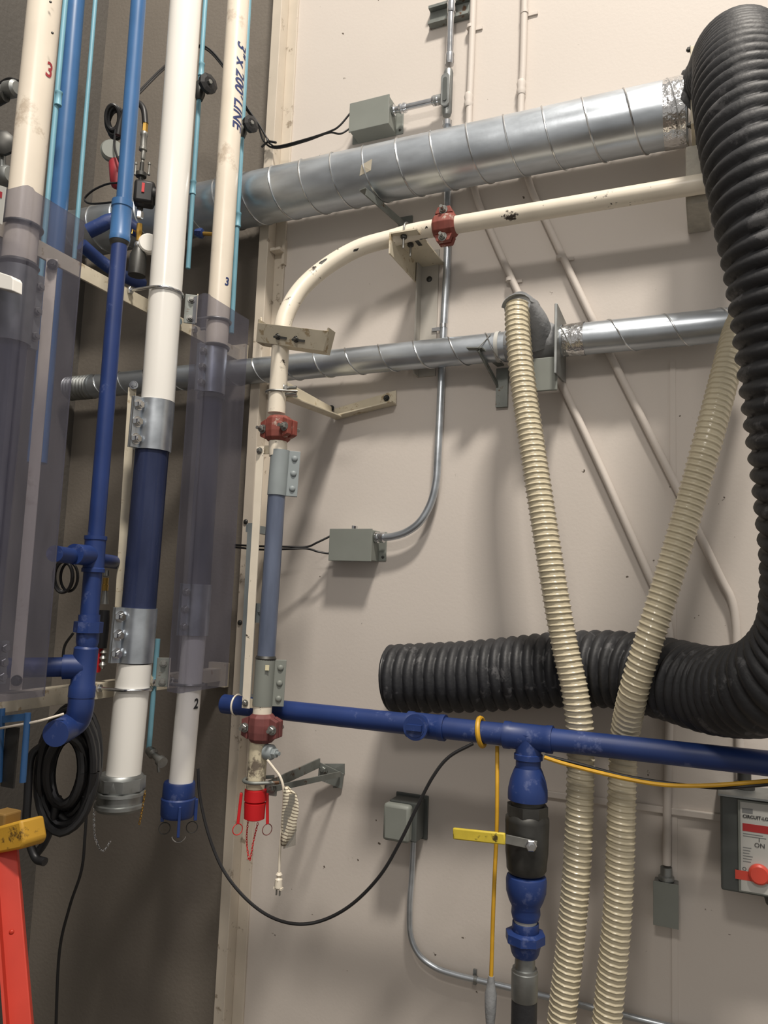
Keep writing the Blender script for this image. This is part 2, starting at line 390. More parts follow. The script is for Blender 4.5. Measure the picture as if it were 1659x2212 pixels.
# end boot of the upper duct: flange plate, clamp band and painted block
t = thing('duct_boot', ub, 'pale flange plate and clamp where black hose joins the large duct', 'fitting')
part('flange_plate', MB().prism([ub + V((0.012, dy, dz)) for dy, dz in ((-0.13, -0.13), (-0.13, 0.14), (-0.02, 0.18), (0.11, 0.18), (0.11, -0.13))], V((0.012, 0, 0))), m_bracket, t, smooth=False, bevel=0.002)
bolt(t, ub + V((0.012, -0.10, -0.115)), -X, 0.009, m_steel); bolt(t, ub + V((0.012, -0.10, 0.15)), -X, 0.009, m_steel)
part('collar', MB().lathe(ub + X * 0.024, X, [(0, 0.111), (0.0, 0.121), (0.03, 0.124), (0.05, 0.118), (0.05, 0.108)], 40, False), m_steel, t)
pk = P(1508, 405, 0.22)
t = single('support_block', MB().box(V((pk.x + 0.0, -0.11, pk.z + 0.05)), 0.075, 0.22, 0.20), mat('block_render', (168, 164, 154), rough=0.85, var=0.12, vscale=30, bump=0.5, bscale=60), 'rough grey mortar block under the hose joint at the right end of large duct', 'block', bevel=0.006)

# ------------------------------------------------------------------ lower spiral duct
DO = 0.092
D0, D1 = P(790, 777, DO), P(1350, 724, DO); D1.z = D0.z = (D0.z + D1.z) / 2
da, db = along(D0, D1, 195), along(D0, D1, 1580)
rd = rh(63.5, P(1000, 757, DO))
pit2 = (along(D0, D1, 1565 / 1.0 - 0) - along(D0, D1, 1345)).length / 2.0
pit2 = (along(D0, D1, 930) - along(D0, D1, 645)).length / 4
td2, _ = spiral_duct('spiral_duct', da, along(D0, D1, 1100), rd, pit2, 0.003, 'slim galvanised spiral duct running behind the cream vertical pipe')
part('flex_end', MB().tube(resample(cr([along(D0, D1, 150), along(D0, D1, 205)], 8), 0.004), rd, 32, True, lambda s, k: rd + 0.004 * math.sin(s * 2 * math.pi / 0.02 + k * 6.28)), m_galvd, td2)
part('clamp_band', MB().lathe(along(D0, D1, 1074), X, [(0, rd + 0.001), (0, rd + 0.003), (0.014, rd + 0.003), (0.014, rd + 0.001)], 36, False), m_label, td2)
e0 = along(D0, D1, 1205)
td3, _ = spiral_duct('spiral_duct', e0, along(D0, D1, 1600), rd + 0.002, pit2 * 1.22, 0.003, 'short spiral duct with foil tape between the grey hose joint and black hose', 0.3)
part('foil_tape', MB().lathe(e0 + X * 0.02, X, [(0, rd + 0.003), (0.075, rd + 0.0045)], 40, False), m_foil, td3)

# taped hose joint between the two slim ducts
jc = along(D0, D1, 1160)
t = thing('blast_gate', jc, 'grey taped hose joint with gate plates on the slim duct', 'fitting')
b = MB().lathe(along(D0, D1, 1095), X, [(0, rd + 0.004), (0.03, rd + 0.012), (0.16, rd + 0.016), (0.185, rd + 0.002)], 32)
part('joint_body', b, m_tape, t)
hs = P(1117, 668, 0.27)
part('elbow', MB().tube(cr([jc + V((0.0, -0.02, 0.0)), jc + V((-0.005, -0.075, 0.045)), lerp(jc, hs, 0.7) + V((0, -0.01, 0.03)), hs + V((0, 0.0, 0.015))], 8), 0.055, 26, True, lambda s, k: 0.068 - 0.10 * min(s, 0.25)), m_tape, t)
gp = P(1205, 750, 0.12)
part('gate_plate', MB().prism([V((gp.x, -0.12 + dy, gp.z + dz)) for dy, dz in ((-0.07, 0.135), (0.11, 0.125), (0.11, -0.10), (-0.07, -0.115))], V((0.010, 0, 0))), m_galvd, t, smooth=False, bevel=0.002)
gp2 = P(1175, 806, 0.15)
part('gate_slide', MB().box(V((gp2.x, -0.15, gp2.z - 0.005)), 0.095, 0.012, 0.12), m_boxg, t, smooth=False, bevel=0.003)
th = []
for i in range(9):
    a = math.pi * (0.02 + 0.9 * i / 8); th.append(hs + V((-math.cos(a) * 0.052, -0.012, math.sin(a) * 0.045 + 0.005)))
b = MB(); w_ = V((0.015, 0.075, 0.012))
for a_, c_ in zip(th, th[1:]): b.prism([a_, c_, c_ + w_, a_ + w_], V((0, 0, 0.003)))
part('tape_wrap', b, m_tape, t, smooth=False)

# ------------------------------------------------------------------ black flexible exhaust hose
path = [V((ub.x + 0.03, ub.y, ub.z)), V((ub.x + 0.10, -0.20, ub.z + 0.04)), P(1590, 122, 0.45), P(1600, 140, 0.60), P(1606, 190, 0.74), P(1628, 300, 0.84), P(1660, 440, 0.88), P(1694, 600, 0.88), P(1735, 900, 0.84), P(1757, 1080, 0.80), P(1768, 1250, 0.74), P(1745, 1390, 0.66), P(1660, 1478, 0.56), P(1550, 1492, 0.38), P(1440, 1466, 0.26), P(1330, 1446, 0.19), P(1200, 1446, 0.155), P(1030, 1460, 0.145), P(846, 1466, 0.145)]
rb = 0.109; pb_ = 0.039
pp = resample(cr(path, 14), pb_ / 9)
def ribf(s, k):
    x = (s / pb_ + k) % 1.0
    return rb + 0.015 * (abs(math.sin(math.pi * x)) ** 0.8)
t = thing('flexible_hose', pp[-1], 'thick black ribbed exhaust hose drooping from the large duct and resting on blue pipe', 'hose')
part('hose_body', MB().tube(pp, rb, 40, False, ribf), m_black, t, ang=80)
part('hose_lining', MB().tube(pp[-120:], rb - 0.006, 30, True), m_black, t)
part('hose_end_ring', MB().torus(pp[-1], (pp[-1] - pp[-4]).normalized(), rb + 0.003, 0.006, 36), m_cable, t)

# ------------------------------------------------------------------ beige ribbed hoses
def beige(pts, r, pitch, label, hel=1):
    q = resample(cr(pts, 14), pitch / 10); t = thing('ribbed_hose', q[-1], label, 'hose', 'beige ribbed suction hoses')
    def f(s, k):
        x = (s / pitch + hel * k) % 1.0; d = abs(x - 0.5) * 2
        return r - 0.0012 * (1 - d) + (0.0052 * (1 - d / 0.42) ** 0.8 if d < 0.42 else 0.0)
    part('hose_body', MB().tube(q, r, 30, True, f), m_beige, t, ang=75); return t
rbg = 0.0395
beige([hs + V((0, 0.0, 0.012)), P(1119, 720, 0.29), P(1130, 830, 0.31), P(1155, 1000, 0.33), P(1186, 1200, 0.345), P(1215, 1370, 0.335), P(1243, 1500, 0.325), P(1254, 1600, 0.31), P(1253, 1720, 0.30), P(1246, 1880, 0.29), P(1234, 2020, 0.28), P(1218, 2160, 0.27), P(1200, 2330, 0.26)], rbg, 0.0185, 'beige ribbed hose hanging from the grey taped joint, left of the pair')
beige([along(D0, D1, 1592) + V((0.02, -0.05, 0.01)), P(1592, 715, 0.22), P(1574, 780, 0.29), P(1532, 940, 0.37), P(1490, 1090, 0.385), P(1446, 1240, 0.40), P(1406, 1370, 0.41), P(1370, 1490, 0.385), P(1350, 1590, 0.31), P(1344, 1700, 0.30), P(1340, 1850, 0.29), P(1332, 2000, 0.28), P(1318, 2140, 0.27), P(1300, 2330, 0.26)], rbg, 0.0185, 'beige ribbed hose slanting down from behind the black hose, right of the pair')

# ------------------------------------------------------------------ cream steel pipe with sight tube
OS = 0.48
view = V((0.5, -0.866, 0)).normalized(); rgt = V((0.866, 0.5, 0)).normalized()
t = thing('test_pipe', P(550, 1860, OS), 'cream steel pipe bending down to a grey sight tube with red end cap', 'pipe')
OH = 0.25                                    # the level part lies closer to the wall
pts = [P(1540, 390, OH), P(1300, 433, OH), P(1000, 486, OH), P(900, 503, OH)]
zl = (pts[0].z + pts[2].z) / 2
hz = [V((p.x, p.y, zl)) for p in pts]
rp = 0.0315
bend = [P(845, 515, 0.265), P(775, 536, 0.30), P(705, 576, 0.35), P(650, 625, 0.41), P(618, 680, 0.46)]
vert = [P(608, 730, OS), P(603, 800, OS), P(597, 893, OS)]
cpath = cr(hz + bend + vert, 10)
part('pipe', MB().tube(cpath, rp, 28), m_cream, t)
# scraped paint on the bend
def scrape(px, py, w_, h_, ang):
    best = min(cpath, key=lambda k: ((k - CAM).normalized() - ray(px, py).normalized()).length); c = CAM + ray(px, py) * depth(best); n = (CAM - best).normalized(); i = cpath.index(best); ax = (cpath[i + 1] - cpath[i - 1]).normalized()
    d = c - best; d = d - ax * d.dot(ax) - n * d.dot(n); s_ = min(0.95, d.length / rp); dd = d.normalized() if d.length > 1e-4 else V((0, 0, 1)); 
    pos = lambda a, r_: best + ax * a + (dd * math.sin(math.asin(s_) + r_) + n * math.cos(math.asin(s_) + r_)) * (rp + 0.0006)
    pl = []; k = 11
    for i in range(k):
        th = 2 * math.pi * i / k; rr = random.uniform(0.6, 1.1); a = math.cos(th) * w_ * rr; r_ = math.sin(th) * h_ * rr; pl.append(pos(a, r_))
    b = MB(); b.v = pl + [pos(0, 0)]; b.f = [(i, (i + 1) % k, k) for i in range(k)]; part('paint_chip', b, m_steel, t, smooth=False)
for a in ((668, 589, 0.014, 0.2, 0), (700, 563, 0.022, 0.25, 0), (718, 553, 0.02, 0.2, 0), (726, 536, 0.004, 0.5, 0), (768, 540, 0.014, 0.16, 0), (918, 520, 0.02, 0.5, 0), (925, 498, 0.008, 0.6, 0), (610, 788, 0.028, 0.13, 0), (596, 858, 0.006, 0.16, 0), (676, 582, 0.002, 0.8, 0)): scrape(*a)
def coupling(parent, c, ax, r, m, label, bdir, wid=0.085):
    """two-bolt grooved coupling: faceted housing with bolt lugs on opposite sides"""
    ax = ax.normalized(); bd = (bdir - ax * bdir.dot(ax)).normalized()
    R = r * 1.55; h = wid / 2
    o = part('coupling', MB().lathe(c - ax * h, ax, [(0, R * 0.72), (h * 0.25, R * 0.95), (h * 0.75, R), (h * 1.25, R), (h * 1.75, R * 0.95), (h * 2, R * 0.72)], 10), m, parent, smooth=False, bevel=0.002, label=label)
    sd = ax.cross(bd)
    for s in (-1, 1):
        lc = c + bd * (R * 1.05 * s)
        for k in (-1, 1):
            lug = MB().prism([lc + sd * (k * 0.004) + ax * (a_ * h * 0.8) + bd * (s * b_ * r) for a_, b_ in ((-1, -0.35), (1, -0.35), (0.7, 0.45), (-0.7, 0.45))], sd * (k * 0.022)); part('lug', lug, m, o, smooth=False, bevel=0.002)
        nv = sd if sd.dot(CAM - c) > 0 else -sd
        bolt(o, lc + nv * 0.026, nv, 0.0125, m_bolt, rod=0.012)
        part('bolt_shank', MB().cyl(lc - nv * 0.05, lc + nv * 0.03, 0.007, 10), m_bolt, o)
    return o
cc = V((P(962, 494, OH).x, -OH, zl)); coupling(t, cc, X, rp, m_red, 'red oxide pipe coupling', Z)
ax_v = (P(604, 930, OS) - P(566, 1570, OS)).normalized()
c2 = P(602, 927, OS); coupling(t, c2, Z, rp, m_red, 'red oxide pipe coupling', rgt * 0.75 + view * 0.66, 0.09)
def sleeve(parent, a, b, r, fd, m, mb_, n=3, flw=0.042, dome=True, br=0.011, label=None):
    ax = (b - a).normalized(); L = (b - a).length; fd = (fd - ax * fd.dot(ax)).normalized(); bn = ax.cross(fd)
    if bn.dot(CAM - a) < 0: bn = -bn
    o = part('clamp_sleeve', MB().pipe(a, b, r, 0.006, 36), m, parent, label=label)
    for k in (0.0015, -0.0095):
        f = MB().prism([a + ax * (L * u) + fd * (r * 0.85 + flw * v) + bn * k for u, v in ((0.0, 0), (1, 0), (1, 1), (0.0, 1))], bn * 0.008); part('flange', f, m, o, smooth=False, bevel=0.001)
    for i in range(n):
        p = a + ax * (L * (i + 0.5) / n) + fd * (r * 0.85 + flw * 0.55) + bn * 0.0095
        (rivet if dome else bolt)(o, p, bn, br, mb_)
    return o
part('pipe_stub', MB().cyl(P(600, 945, OS), P(601, 985, OS), rp * 1.02, 28), m_cream, t)
s1a, s1b = P(606, 973, OS), P(598, 1070, OS)
sleeve(t, s1b, s1a, 0.0335, rgt, m_sgrey, m_sgrey, label='grey clamp sleeve')
g1, g2 = P(598, 1062, OS), P(575, 1420, OS)
part('sight_tube', MB().pipe(g2, g1, 0.0305, 0.004, 32), m_sightg, t, label='cloudy blue grey sight tube')
part('seal', MB().lathe(P(574, 1428, OS), ax_v, [(0, 0.033), (0.01, 0.036), (0.018, 0.032)], 24), m_steel, t)
s2a, s2b = P(574, 1424, OS), P(567, 1524, OS)
sl = sleeve(t, s2b, s2a, 0.0345, rgt, m_boxg, m_boxg, label='grey clamp sleeve')
lp = P(578, 1440, OS) + view * 0.036
part('sticker', MB().box(lp, 0.013, 0.001, 0.018, Matrix((rgt, -view, Z)).transposed()), mat('sticker_cream', (214, 206, 172), rough=0.6), sl, smooth=False)
part('pipe_stub', MB().cyl(P(566, 1545, OS), P(568, 1520, OS), rp * 1.02, 28), m_cream, t)
coupling(t, P(566, 1572, OS), Z, rp, m_dred, 'maroon pipe coupling', rgt * 0.9 + view * 0.43, 0.095)
part('pipe_stub', MB().cyl(P(551, 1712, OS), P(560, 1598, OS), rp, 28), mat('peeling_cream', (206, 196, 170), rough=0.6, var=0.1, dirt=(110, 100, 88), dirt_amt=0.4, dirt_scale=12), t)
pl = P(566, 1622, OS)
part('test_plug', MB().lathe(pl + rgt * 0.015 + view * 0.01, (rgt * 0.8 + view * 0.6), [(0, 0.026), (0.022, 0.026), (0.03, 0.02), (0.031, 0.013)], 20).hexn(pl + (rgt * 0.8 + view * 0.6) * 0.042 + V((0.004, 0, -0.001)), rgt * 0.8 + view * 0.6, 0.016, 0.016).cyl(pl + (rgt * 0.8 + view * 0.6) * 0.055, pl + (rgt * 0.8 + view * 0.6) * 0.074, 0.007, 12), m_sgrey, t)
capc = P(550, 1705, OS); capb = P(549, 1770, OS)
cap = part('cam_cap', MB().lathe(capb, Z, [(0, 0.026), (0.004, 0.034), (0.055, 0.036), (0.058, 0.030), (0.062, 0.037), ((capc - capb).length, 0.037), ((capc - capb).length + 0.004, 0.031)], 30), m_bred, t, label='red cam lock cap')
for s in (-1, 1):
    lv = capc + rgt * (0.043 * s) + V((0, 0, -0.012))
    part('cam_lever', MB().bar(lv, lv + V((0, 0, -0.10)) + rgt * (0.006 * s), 0.010, 0.016, view), m_bred, cap, smooth=False, bevel=0.002)
    part('lever_ring', MB().torus(lv + V((0, 0, -0.118)) + rgt * (0.006 * s), rgt * 0.6 + view, 0.018, 0.0016, 22, 6), m_bred if s < 0 else m_dred, cap)
def chain(parent, pts, lk, m, name='chain'):
    q = resample(cr(pts, 10), lk * 1.5); b = MB()
    for i, p in enumerate(q[:-1]):
        d = (q[i + 1] - p).normalized(); u, v = frame(d); n = u if i % 2 else v; o = d.cross(n); c = p
        b.tube([c + d * (math.cos(a) * lk) + o * (math.sin(a) * lk * 0.55) for a in [k * math.pi / 4 for k in range(9)]], lk * 0.2, 5, False)
    return part(name, b, m, parent, smooth=False)
chain(cap, [capb + rgt * -0.02, P(533, 1815, OS), P(539, 1858, OS), P(548, 1815, OS), capb + rgt * 0.015], 0.0055, m_bred)
# cream flat strap beside the sight tube
t = thing('flat_strap', P(532, 1525, 0.50), 'long cream flat strap bar bolted beside the grey sight tube', 'strap')
sa, sb = P(563, 965, 0.50), P(531, 1530, 0.50); dv = (sb - sa).normalized()
part('strap_bar', MB().bar(sa, sb, 0.030, 0.006, -Y), m_cream, t, smooth=False, bevel=0.001)
for p in (sa + dv * 0.015, sb - dv * 0.018): bolt(t, p - Y * 0.004, -Y, 0.009, m_bolt)
for p in (P(570, 972, 0.485), P(541, 1519, 0.485)): part('clip_plate', MB().box(p, 0.045, 0.006, 0.03), m_bracket, t, smooth=False)
# grey backing channel on the wall upright
bk1, bk2 = P(548, 1130, 0.22), P(528, 1540, 0.22)
t = thing('backing_channel', bk2, 'pale grey channel standing behind the cream strap bar', 'channel')
part('channel_web', MB().bar(bk1, bk2, 0.050, 0.010, -Y), m_sgrey, t, smooth=False, bevel=0.001)
pq = P(548, 1335, 0.20)
part('tie_plate', MB().box(pq + V((0.03, 0, 0.02)), 0.07, 0.006, 0.075), m_sgrey, t, smooth=False); bolt(t, pq + V((0.035, -0.004, 0.03)), -Y, 0.012, m_sgrey)
for p_ in (V((bk1.x - 0.02, -0.145, bk1.z - 0.02)), V((bk2.x - 0.03, -0.145, bk2.z + 0.04))): part('standoff', MB().box(p_, 0.03, 0.15, 0.03), m_sgrey, t, smooth=False)

# ------------------------------------------------------------------ angle brackets that carry the cream pipe
def ubolt(parent, c, ax, r, back, tail, m=None, rod=0.004):
    ax = ax.normalized(); back = (back - ax * back.dot(ax)).normalized(); sd = ax.cross(back); R = r + rod; pts = []
    for s, order in ((1, 1),):
        pts = [c + sd * R + back * tail] + [c + sd * (R * math.cos(a)) - back * (R * math.sin(a)) for a in [math.pi * k / 12 for k in range(13)]] + [c - sd * R + back * tail]
    return part('u_bolt', MB().tube(pts, rod, 10), m or m_bolt, parent)
# bracket on the bend
a0 = V((P(605, 715, OS).x, -OS, Zat(738, P(605, 730, OS))))
t = thing('angle_bracket', V((a0.x, 0, a0.z)), 'cream angle bracket across the pipe just below its bend', 'bracket', 'cream pipe brackets')
bl, br_ = P(557, 712, 0.42), P(707, 740, 0.42); zt = a0.z
mid = V((P(628, 735, 0.43).x, -0.445, zt))
pf = [P(557, 697, 0.545), P(710, 715, 0.545), P(698, 758, 0.515), P(553, 738, 0.515)]
part('plate', MB().prism(pf, V((0, 0.006, 0))), m_bracket, t, smooth=False, bevel=0.001)
part('lip', MB().prism([pf[3], pf[2], pf[2] + V((0, 0.045, -0.002)), pf[3] + V((0, 0.045, -0.002))], V((0, 0, 0.006))), m_bracket, t, smooth=False)
for k_ in (0, 1):
    e0_, e1_ = (pf[0], pf[3]) if k_ == 0 else (pf[1], pf[2])
    part('end_gusset', MB().prism([e0_ + V((0, 0, 0.012)), e1_, e1_ + V((0, 0.05, 0)), e0_ + V((0, 0.05, 0.012))], V((0.005 if k_ == 0 else -0.005, 0, 0))), m_bracket, t, smooth=False)
for px, py in ((601, 727), (640, 733)):
    bolt(t, P(px, py, 0.527), V((0.25, -0.9, -0.35)), 0.009, m_steel, rod=0.035)
    part('slot', MB().bar(P(px + 4, py + 2, 0.5285), P(px + 18, py + 4, 0.5285), 0.002, 0.008), m_steel, t, smooth=False)
part('wall_arm', MB().bar(V((bl.x + 0.01, -0.405, zt + 0.045)), V((xb - 0.01, -0.075, zt + 0.26)), 0.006, 0.035), m_bracket, t, smooth=False)
# bracket by the red coupling
a1 = V((P(880, 510, OH).x, -OH, zl))
t = thing('angle_bracket', V((a1.x, 0, a1.z)), 'grey cream angle bracket under the pipe left of the upper red coupling', 'bracket', 'cream pipe brackets')
f0, f1 = P(843, 515, 0.30), P(885, 512, 0.30); zb = zl - 0.045
xw0, xw1 = f0.x, f1.x + 0.03
part('shelf_plate', MB().prism([V((xw0, -0.31, zb + 0.02)), V((xw1, -0.31, zb + 0.02)), V((xw1, 0.0, zb + 0.02)), V((xw0, 0.0, zb + 0.02))], V((0, 0, 0.006))), m_bracket, t, smooth=False)
part('side_plate', MB().prism([V((xw0, -0.31, zb + 0.02)), V((xw0, -0.31, zb - 0.055)), V((xw0, 0.0, zb - 0.055)), V((xw0, 0.0, zb + 0.02))], V((0.006, 0, 0))), m_bracket, t, smooth=False)
ubolt(t, a1, X, rp, -Z, 0.075)
part('slot', MB().box(V((xw1 - 0.03, -0.22, zb + 0.018)), 0.014, 0.06, 0.002), m_steel, t, smooth=False)
for k_ in (-1, 1): part('nut', MB().hexn(V((a1.x, -OH + 0.034 * k_, zb + 0.019)), -Z, 0.012, 0.012), m_steel, t)
# flat upright plate on the wall under it
wp = P(922, 640, 0.03)
b = MB().box(V((wp.x, -0.004, wp.z - 0.06)), 0.075, 0.008, 0.52).box(V((wp.x - 0.035, -0.03, wp.z - 0.06)), 0.006, 0.052, 0.52)
part('wall_plate', b, mat('wall_plate_paint', (176, 172, 164), rough=0.45, var=0.06), t, smooth=False)
rivet(t, V((wp.x - 0.0, -0.008, P(935, 604, 0).z)), -Y, 0.012, m_steel)
# bracket below the lower duct with a bent arm
c3 = P(601, 845, OS)
t = thing('angle_bracket', V((c3.x, 0, c3.z)), 'bent cream arm bracket with wall leg below the slim duct', 'bracket', 'cream pipe brackets')
xr = c3.x + 0.048
zc = c3.z
wl1, wl2 = P(714, 885, 0.05), P(855, 862, 0.02)
xk = wl1.x
arm = [V((c3.x - 0.005, -OS + 0.045, zc + 0.045)), V((c3.x - 0.005, -OS + 0.045, zc - 0.02))]
fp0 = P(604, 818, 0.46); fp1 = P(606, 862, 0.46)
kb0 = P(712, 878, 0.05); kb1 = P(714, 902, 0.05)
part('arm', MB().prism([fp0, fp1, kb1, kb0], V((0.007, 0.003, 0))).prism([fp1, kb1, kb1 + V((0.05, 0.0, 0.0)), fp1 + V((0.05, 0, 0.0))], V((0, 0, 0.006))), m_bracket, t, smooth=False, bevel=0.001)
we0, we1 = P(855, 843, 0.01), P(855, 874, 0.01)
kw0 = V((kb0.x, -0.01, (kb0.z))); kw1 = V((kb1.x, -0.01, kb1.z))
part('wall_leg', MB().prism([kw0, kw1, V((we1.x, -0.01, we1.z)), V((we0.x, -0.01, we0.z))], V((0, 0.008, 0))).prism([kw1, V((we1.x, -0.01, we1.z)), V((we1.x, -0.055, we1.z)), V((kw1.x, -0.055, kw1.z))], V((0, 0, 0.006))), m_bracket, t, smooth=False, bevel=0.001)
bolt(t, P(716, 882, 0.012), -Y, 0.010, m_steel); bolt(t, P(835, 860, 0.012), -Y, 0.010, m_steel)
ubolt(t, P(597, 848, OS), Z, rp, rgt, 0.075)
for py in (838, 852): part('bolt_rod', MB().cyl(P(606, py, 0.48), P(640, py - 1, 0.47), 0.006, 10), m_bolt, t); 
bolt(t, P(612, 838, 0.485), rgt, 0.012, m_bolt)

# iron bracket low on the wall that holds the red capped end
t = thing('angle_bracket', P(740, 1690, 0.0), 'bent grey iron bracket holding the pipe end above the red cap', 'bracket')
q0, q1 = P(576, 1700, 0.44), P(690, 1648, 0.06)
part('arm', MB().bar(q0, q1, 0.006, 0.035), m_iron, t, smooth=False).location
q2 = P(738, 1672, 0.02)
part('wall_flange', MB().prism([P(690, 1647, 0.06), P(742, 1672, 0.012), P(738, 1704, 0.012), P(686, 1684, 0.06)], V((0, 0.006, 0))).prism([P(700, 1650, 0.02), P(744, 1650, 0.004), P(744, 1672, 0.004), P(720, 1662, 0.015)], V((0, 0.004, 0))), m_iron, t, smooth=False)
part('tie_rod', MB().bar(P(582, 1706, 0.44), P(735, 1672, 0.03), 0.006, 0.02), m_iron, t, smooth=False)
bolt(t, P(700, 1662, 0.045), -Y, 0.013, m_iron)
ubolt(t, P(553, 1686, OS), Z, rp + 0.003, rgt * 0.9 - view * 0.2, 0.07, m_iron, 0.006)
part('clip', MB().box(P(583, 1706, 0.455), 0.05, 0.008, 0.035), m_iron, t, smooth=False); bolt(t, P(588, 1703, 0.462), -Y, 0.009, m_bolt)
part('wall_leg', MB().prism([P(722, 1690, 0.004), P(738, 1690, 0.004), P(734, 1702, 0.004), P(719, 1702, 0.004)], V((0, 0.003, 0))), m_iron, t, smooth=False)

# duct hanger straps
t = thing('duct_strap', P(880, 488, 0.0), 'galvanised angle strap bracing the large duct to the wall', 'bracket')
h0, h1 = P(783, 408, 0.255), P(872, 486, 0.01)
part('strap_arm', MB().bar(h0, h1, 0.032, 0.005).bar(h0 + V((0.016, 0, -0.015)), h1 + V((0.016, 0, -0.015)), 0.004, 0.03), m_iron, t, smooth=False)
part('foot_plate', MB().box(P(876, 486, 0.004), 0.06, 0.008, 0.07), m_iron, t, smooth=False)
bolt(t, h0 + V((0.0, 0.02, 0.003)), Z, 0.007, m_bolt)
t = thing('duct_strap', P(1088, 850, 0.0), 'small triangular galvanised bracket under the slim duct beside beige hose', 'bracket')
part('cradle', MB().bar(P(1010, 753, 0.16), P(1036, 753, 0.16), 0.03, 0.005).bar(P(1033, 752, 0.16), P(1082, 790, 0.02), 0.03, 0.005), m_iron, t, smooth=False)
part('strut', MB().bar(P(1034, 756, 0.16), P(1075, 832, 0.015), 0.02, 0.006, V((1, 0, 0))), m_iron, t, smooth=False)
part('wall_foot', MB().box(P(1085, 838, 0.008), 0.045, 0.016, 0.15), m_iron, t, smooth=False)
part('hanger_wire', MB().tube([P(1032, 752, 0.16), P(1047, 737, 0.15), P(1060, 722, 0.14)], 0.0018, 6), m_bolt, t)

# ------------------------------------------------------------------ electrical: junction boxes, conduits, cables
def junction_box(px0, px1, pyt, pyb, dep, label, knob):
    a = P(px0, (pyt + pyb) / 2, dep); b_ = P(px1, (pyt + pyb) / 2, dep); zt_ = P((px0 + px1) / 2, pyt, dep).z; zb_ = P((px0 + px1) / 2, pyb, dep).z
    t = thing('junction_box', V(((a.x + b_.x) / 2, 0, zb_)), label, 'electrical box', 'grey junction boxes')
    c = V(((a.x + b_.x) / 2, -dep / 2, (zt_ + zb_) / 2)); sx, sz = b_.x - a.x, zt_ - zb_
    part('box_body', MB().box(c, sx - 0.006, dep - 0.004, sz - 0.006), m_boxg, t, smooth=False, bevel=0.003)
    part('cover', MB().box(V((c.x, -dep + 0.001, c.z)), sx, 0.006, sz), m_boxg, t, smooth=False, bevel=0.0015)
    part('mounting_plate', MB().box(V((c.x, -0.003, c.z)), sx + 0.055, 0.006, sz * 0.92), m_boxg, t, smooth=False, bevel=0.004)
    for s in (-1, 1):
        rivet(t, V((c.x + sx / 2 + 0.014, -0.006, c.z + s * sz * 0.33)), -Y, 0.006, m_steel)
        g = V((c.x - sx / 2, -dep * 0.7, c.z + s * sz * 0.27)); part('gland', MB().cyl(g, g - X * 0.006, 0.008, 12), m_dbox, t)
    part('screw_clamp', MB().cyl(V((c.x + 0.0, -dep * 0.75, zt_)), V((c.x, -dep * 0.75, zt_ + 0.014)), 0.006, 10).box(V((c.x + 0.01, -dep * 0.75, zt_ + 0.006)), 0.01, 0.016, 0.012), m_chrome, t, smooth=False)
    return t, c, sx, sz
jb1, jc1, sx1, sz1 = junction_box(755, 840, 214, 276, 0.095, 'grey junction box above the large duct', 1)
jb2, jc2, sx2, sz2 = junction_box(711, 803, 1142, 1212, 0.085, 'grey junction box at mid height right of the sight tube', 1)

re = 0.0147
t = thing('conduit', P(945, 1160, 0.05), 'bright metal conduit running down the wall behind both ducts to junction box', 'conduit')
cx0 = P(972, 60, 0.055)
top = P(977, -60, 0.055)
e1 = P(967, 265, 0.055)
part('tube', MB().tube([top, P(971, 140, 0.055)], re, 20), m_chrome, t)
body_t, body_b = P(969, 152, 0.055), P(965, 250, 0.055)
part('tee_body', MB().lathe(body_b, (body_t - body_b), [(0, re * 1.1), (0.012, re * 1.35), ((body_t - body_b).length - 0.012, re * 1.35), ((body_t - body_b).length, re * 1.1)], 20), m_galvd, t)
tc_ = P(963, 196, 0.075)
cov = MB(); n = 20; Lc = 0.052; rc = 0.019
poly = [tc_ + V((rc * math.cos(a), 0, (Lc if math.sin(a) >= 0 else -Lc) * 1 + rc * math.sin(a))) for a in [2 * math.pi * k / n for k in range(n)]]
part('tee_cover', cov.prism(poly, V((0, -0.010, 0))), m_galvd, t, bevel=0.002)
poly2 = [tc_ + V((rc * 0.45 * math.cos(a), -0.0105, (Lc * 0.8 if math.sin(a) >= 0 else -Lc * 0.8) + rc * 0.45 * math.sin(a))) for a in [2 * math.pi * k / n for k in range(n)]]
part('cover_plate', MB().prism(poly2, V((0, -0.004, 0))), m_dbox, t)
hz0 = V((tc_.x, -0.055, P(958, 213, 0.055).z)); hz1 = V((jc1.x + sx1 / 2, -0.055, hz0.z))
part('branch_hub', MB().lathe(hz0 - X * 0.01, -X, [(0, re * 1.35), (0.05, re * 1.35), (0.055, re)], 20), m_galvd, t)
part('branch_tube', MB().cyl(hz0 - X * 0.04, hz1, re * 0.92, 20), m_chrome, t)
for s, m_ in ((hz0 - X * 0.062, m_chrome), (hz1 + X * 0.03, m_chrome)):
    part('connector', MB().lathe(s, X, [(0, re * 1.3), (0.008, re * 1.42), (0.014, re * 1.1), (0.020, re * 1.42), (0.03, re * 1.3)], 18), m_, t)
part('lock_nut', MB().lathe(hz1, X, [(0, re * 1.6), (0.008, re * 1.6)], 6), m_chrome, t)
for py in (140, 28): part('coupling', MB().lathe(P(971 + (140 - py) * 0.035, py, 0.055), Z, [(0, re * 1.18), (0.012, re * 1.3), (0.03, re * 1.18), (0.042, re * 1.3), (0.05, re * 1.1)], 18), m_chrome, t)
part('coupling', MB().lathe(P(966, 262, 0.055), -Z, [(0, re * 1.3), (0.02, re * 1.3), (0.02, re)], 18), m_chrome, t)
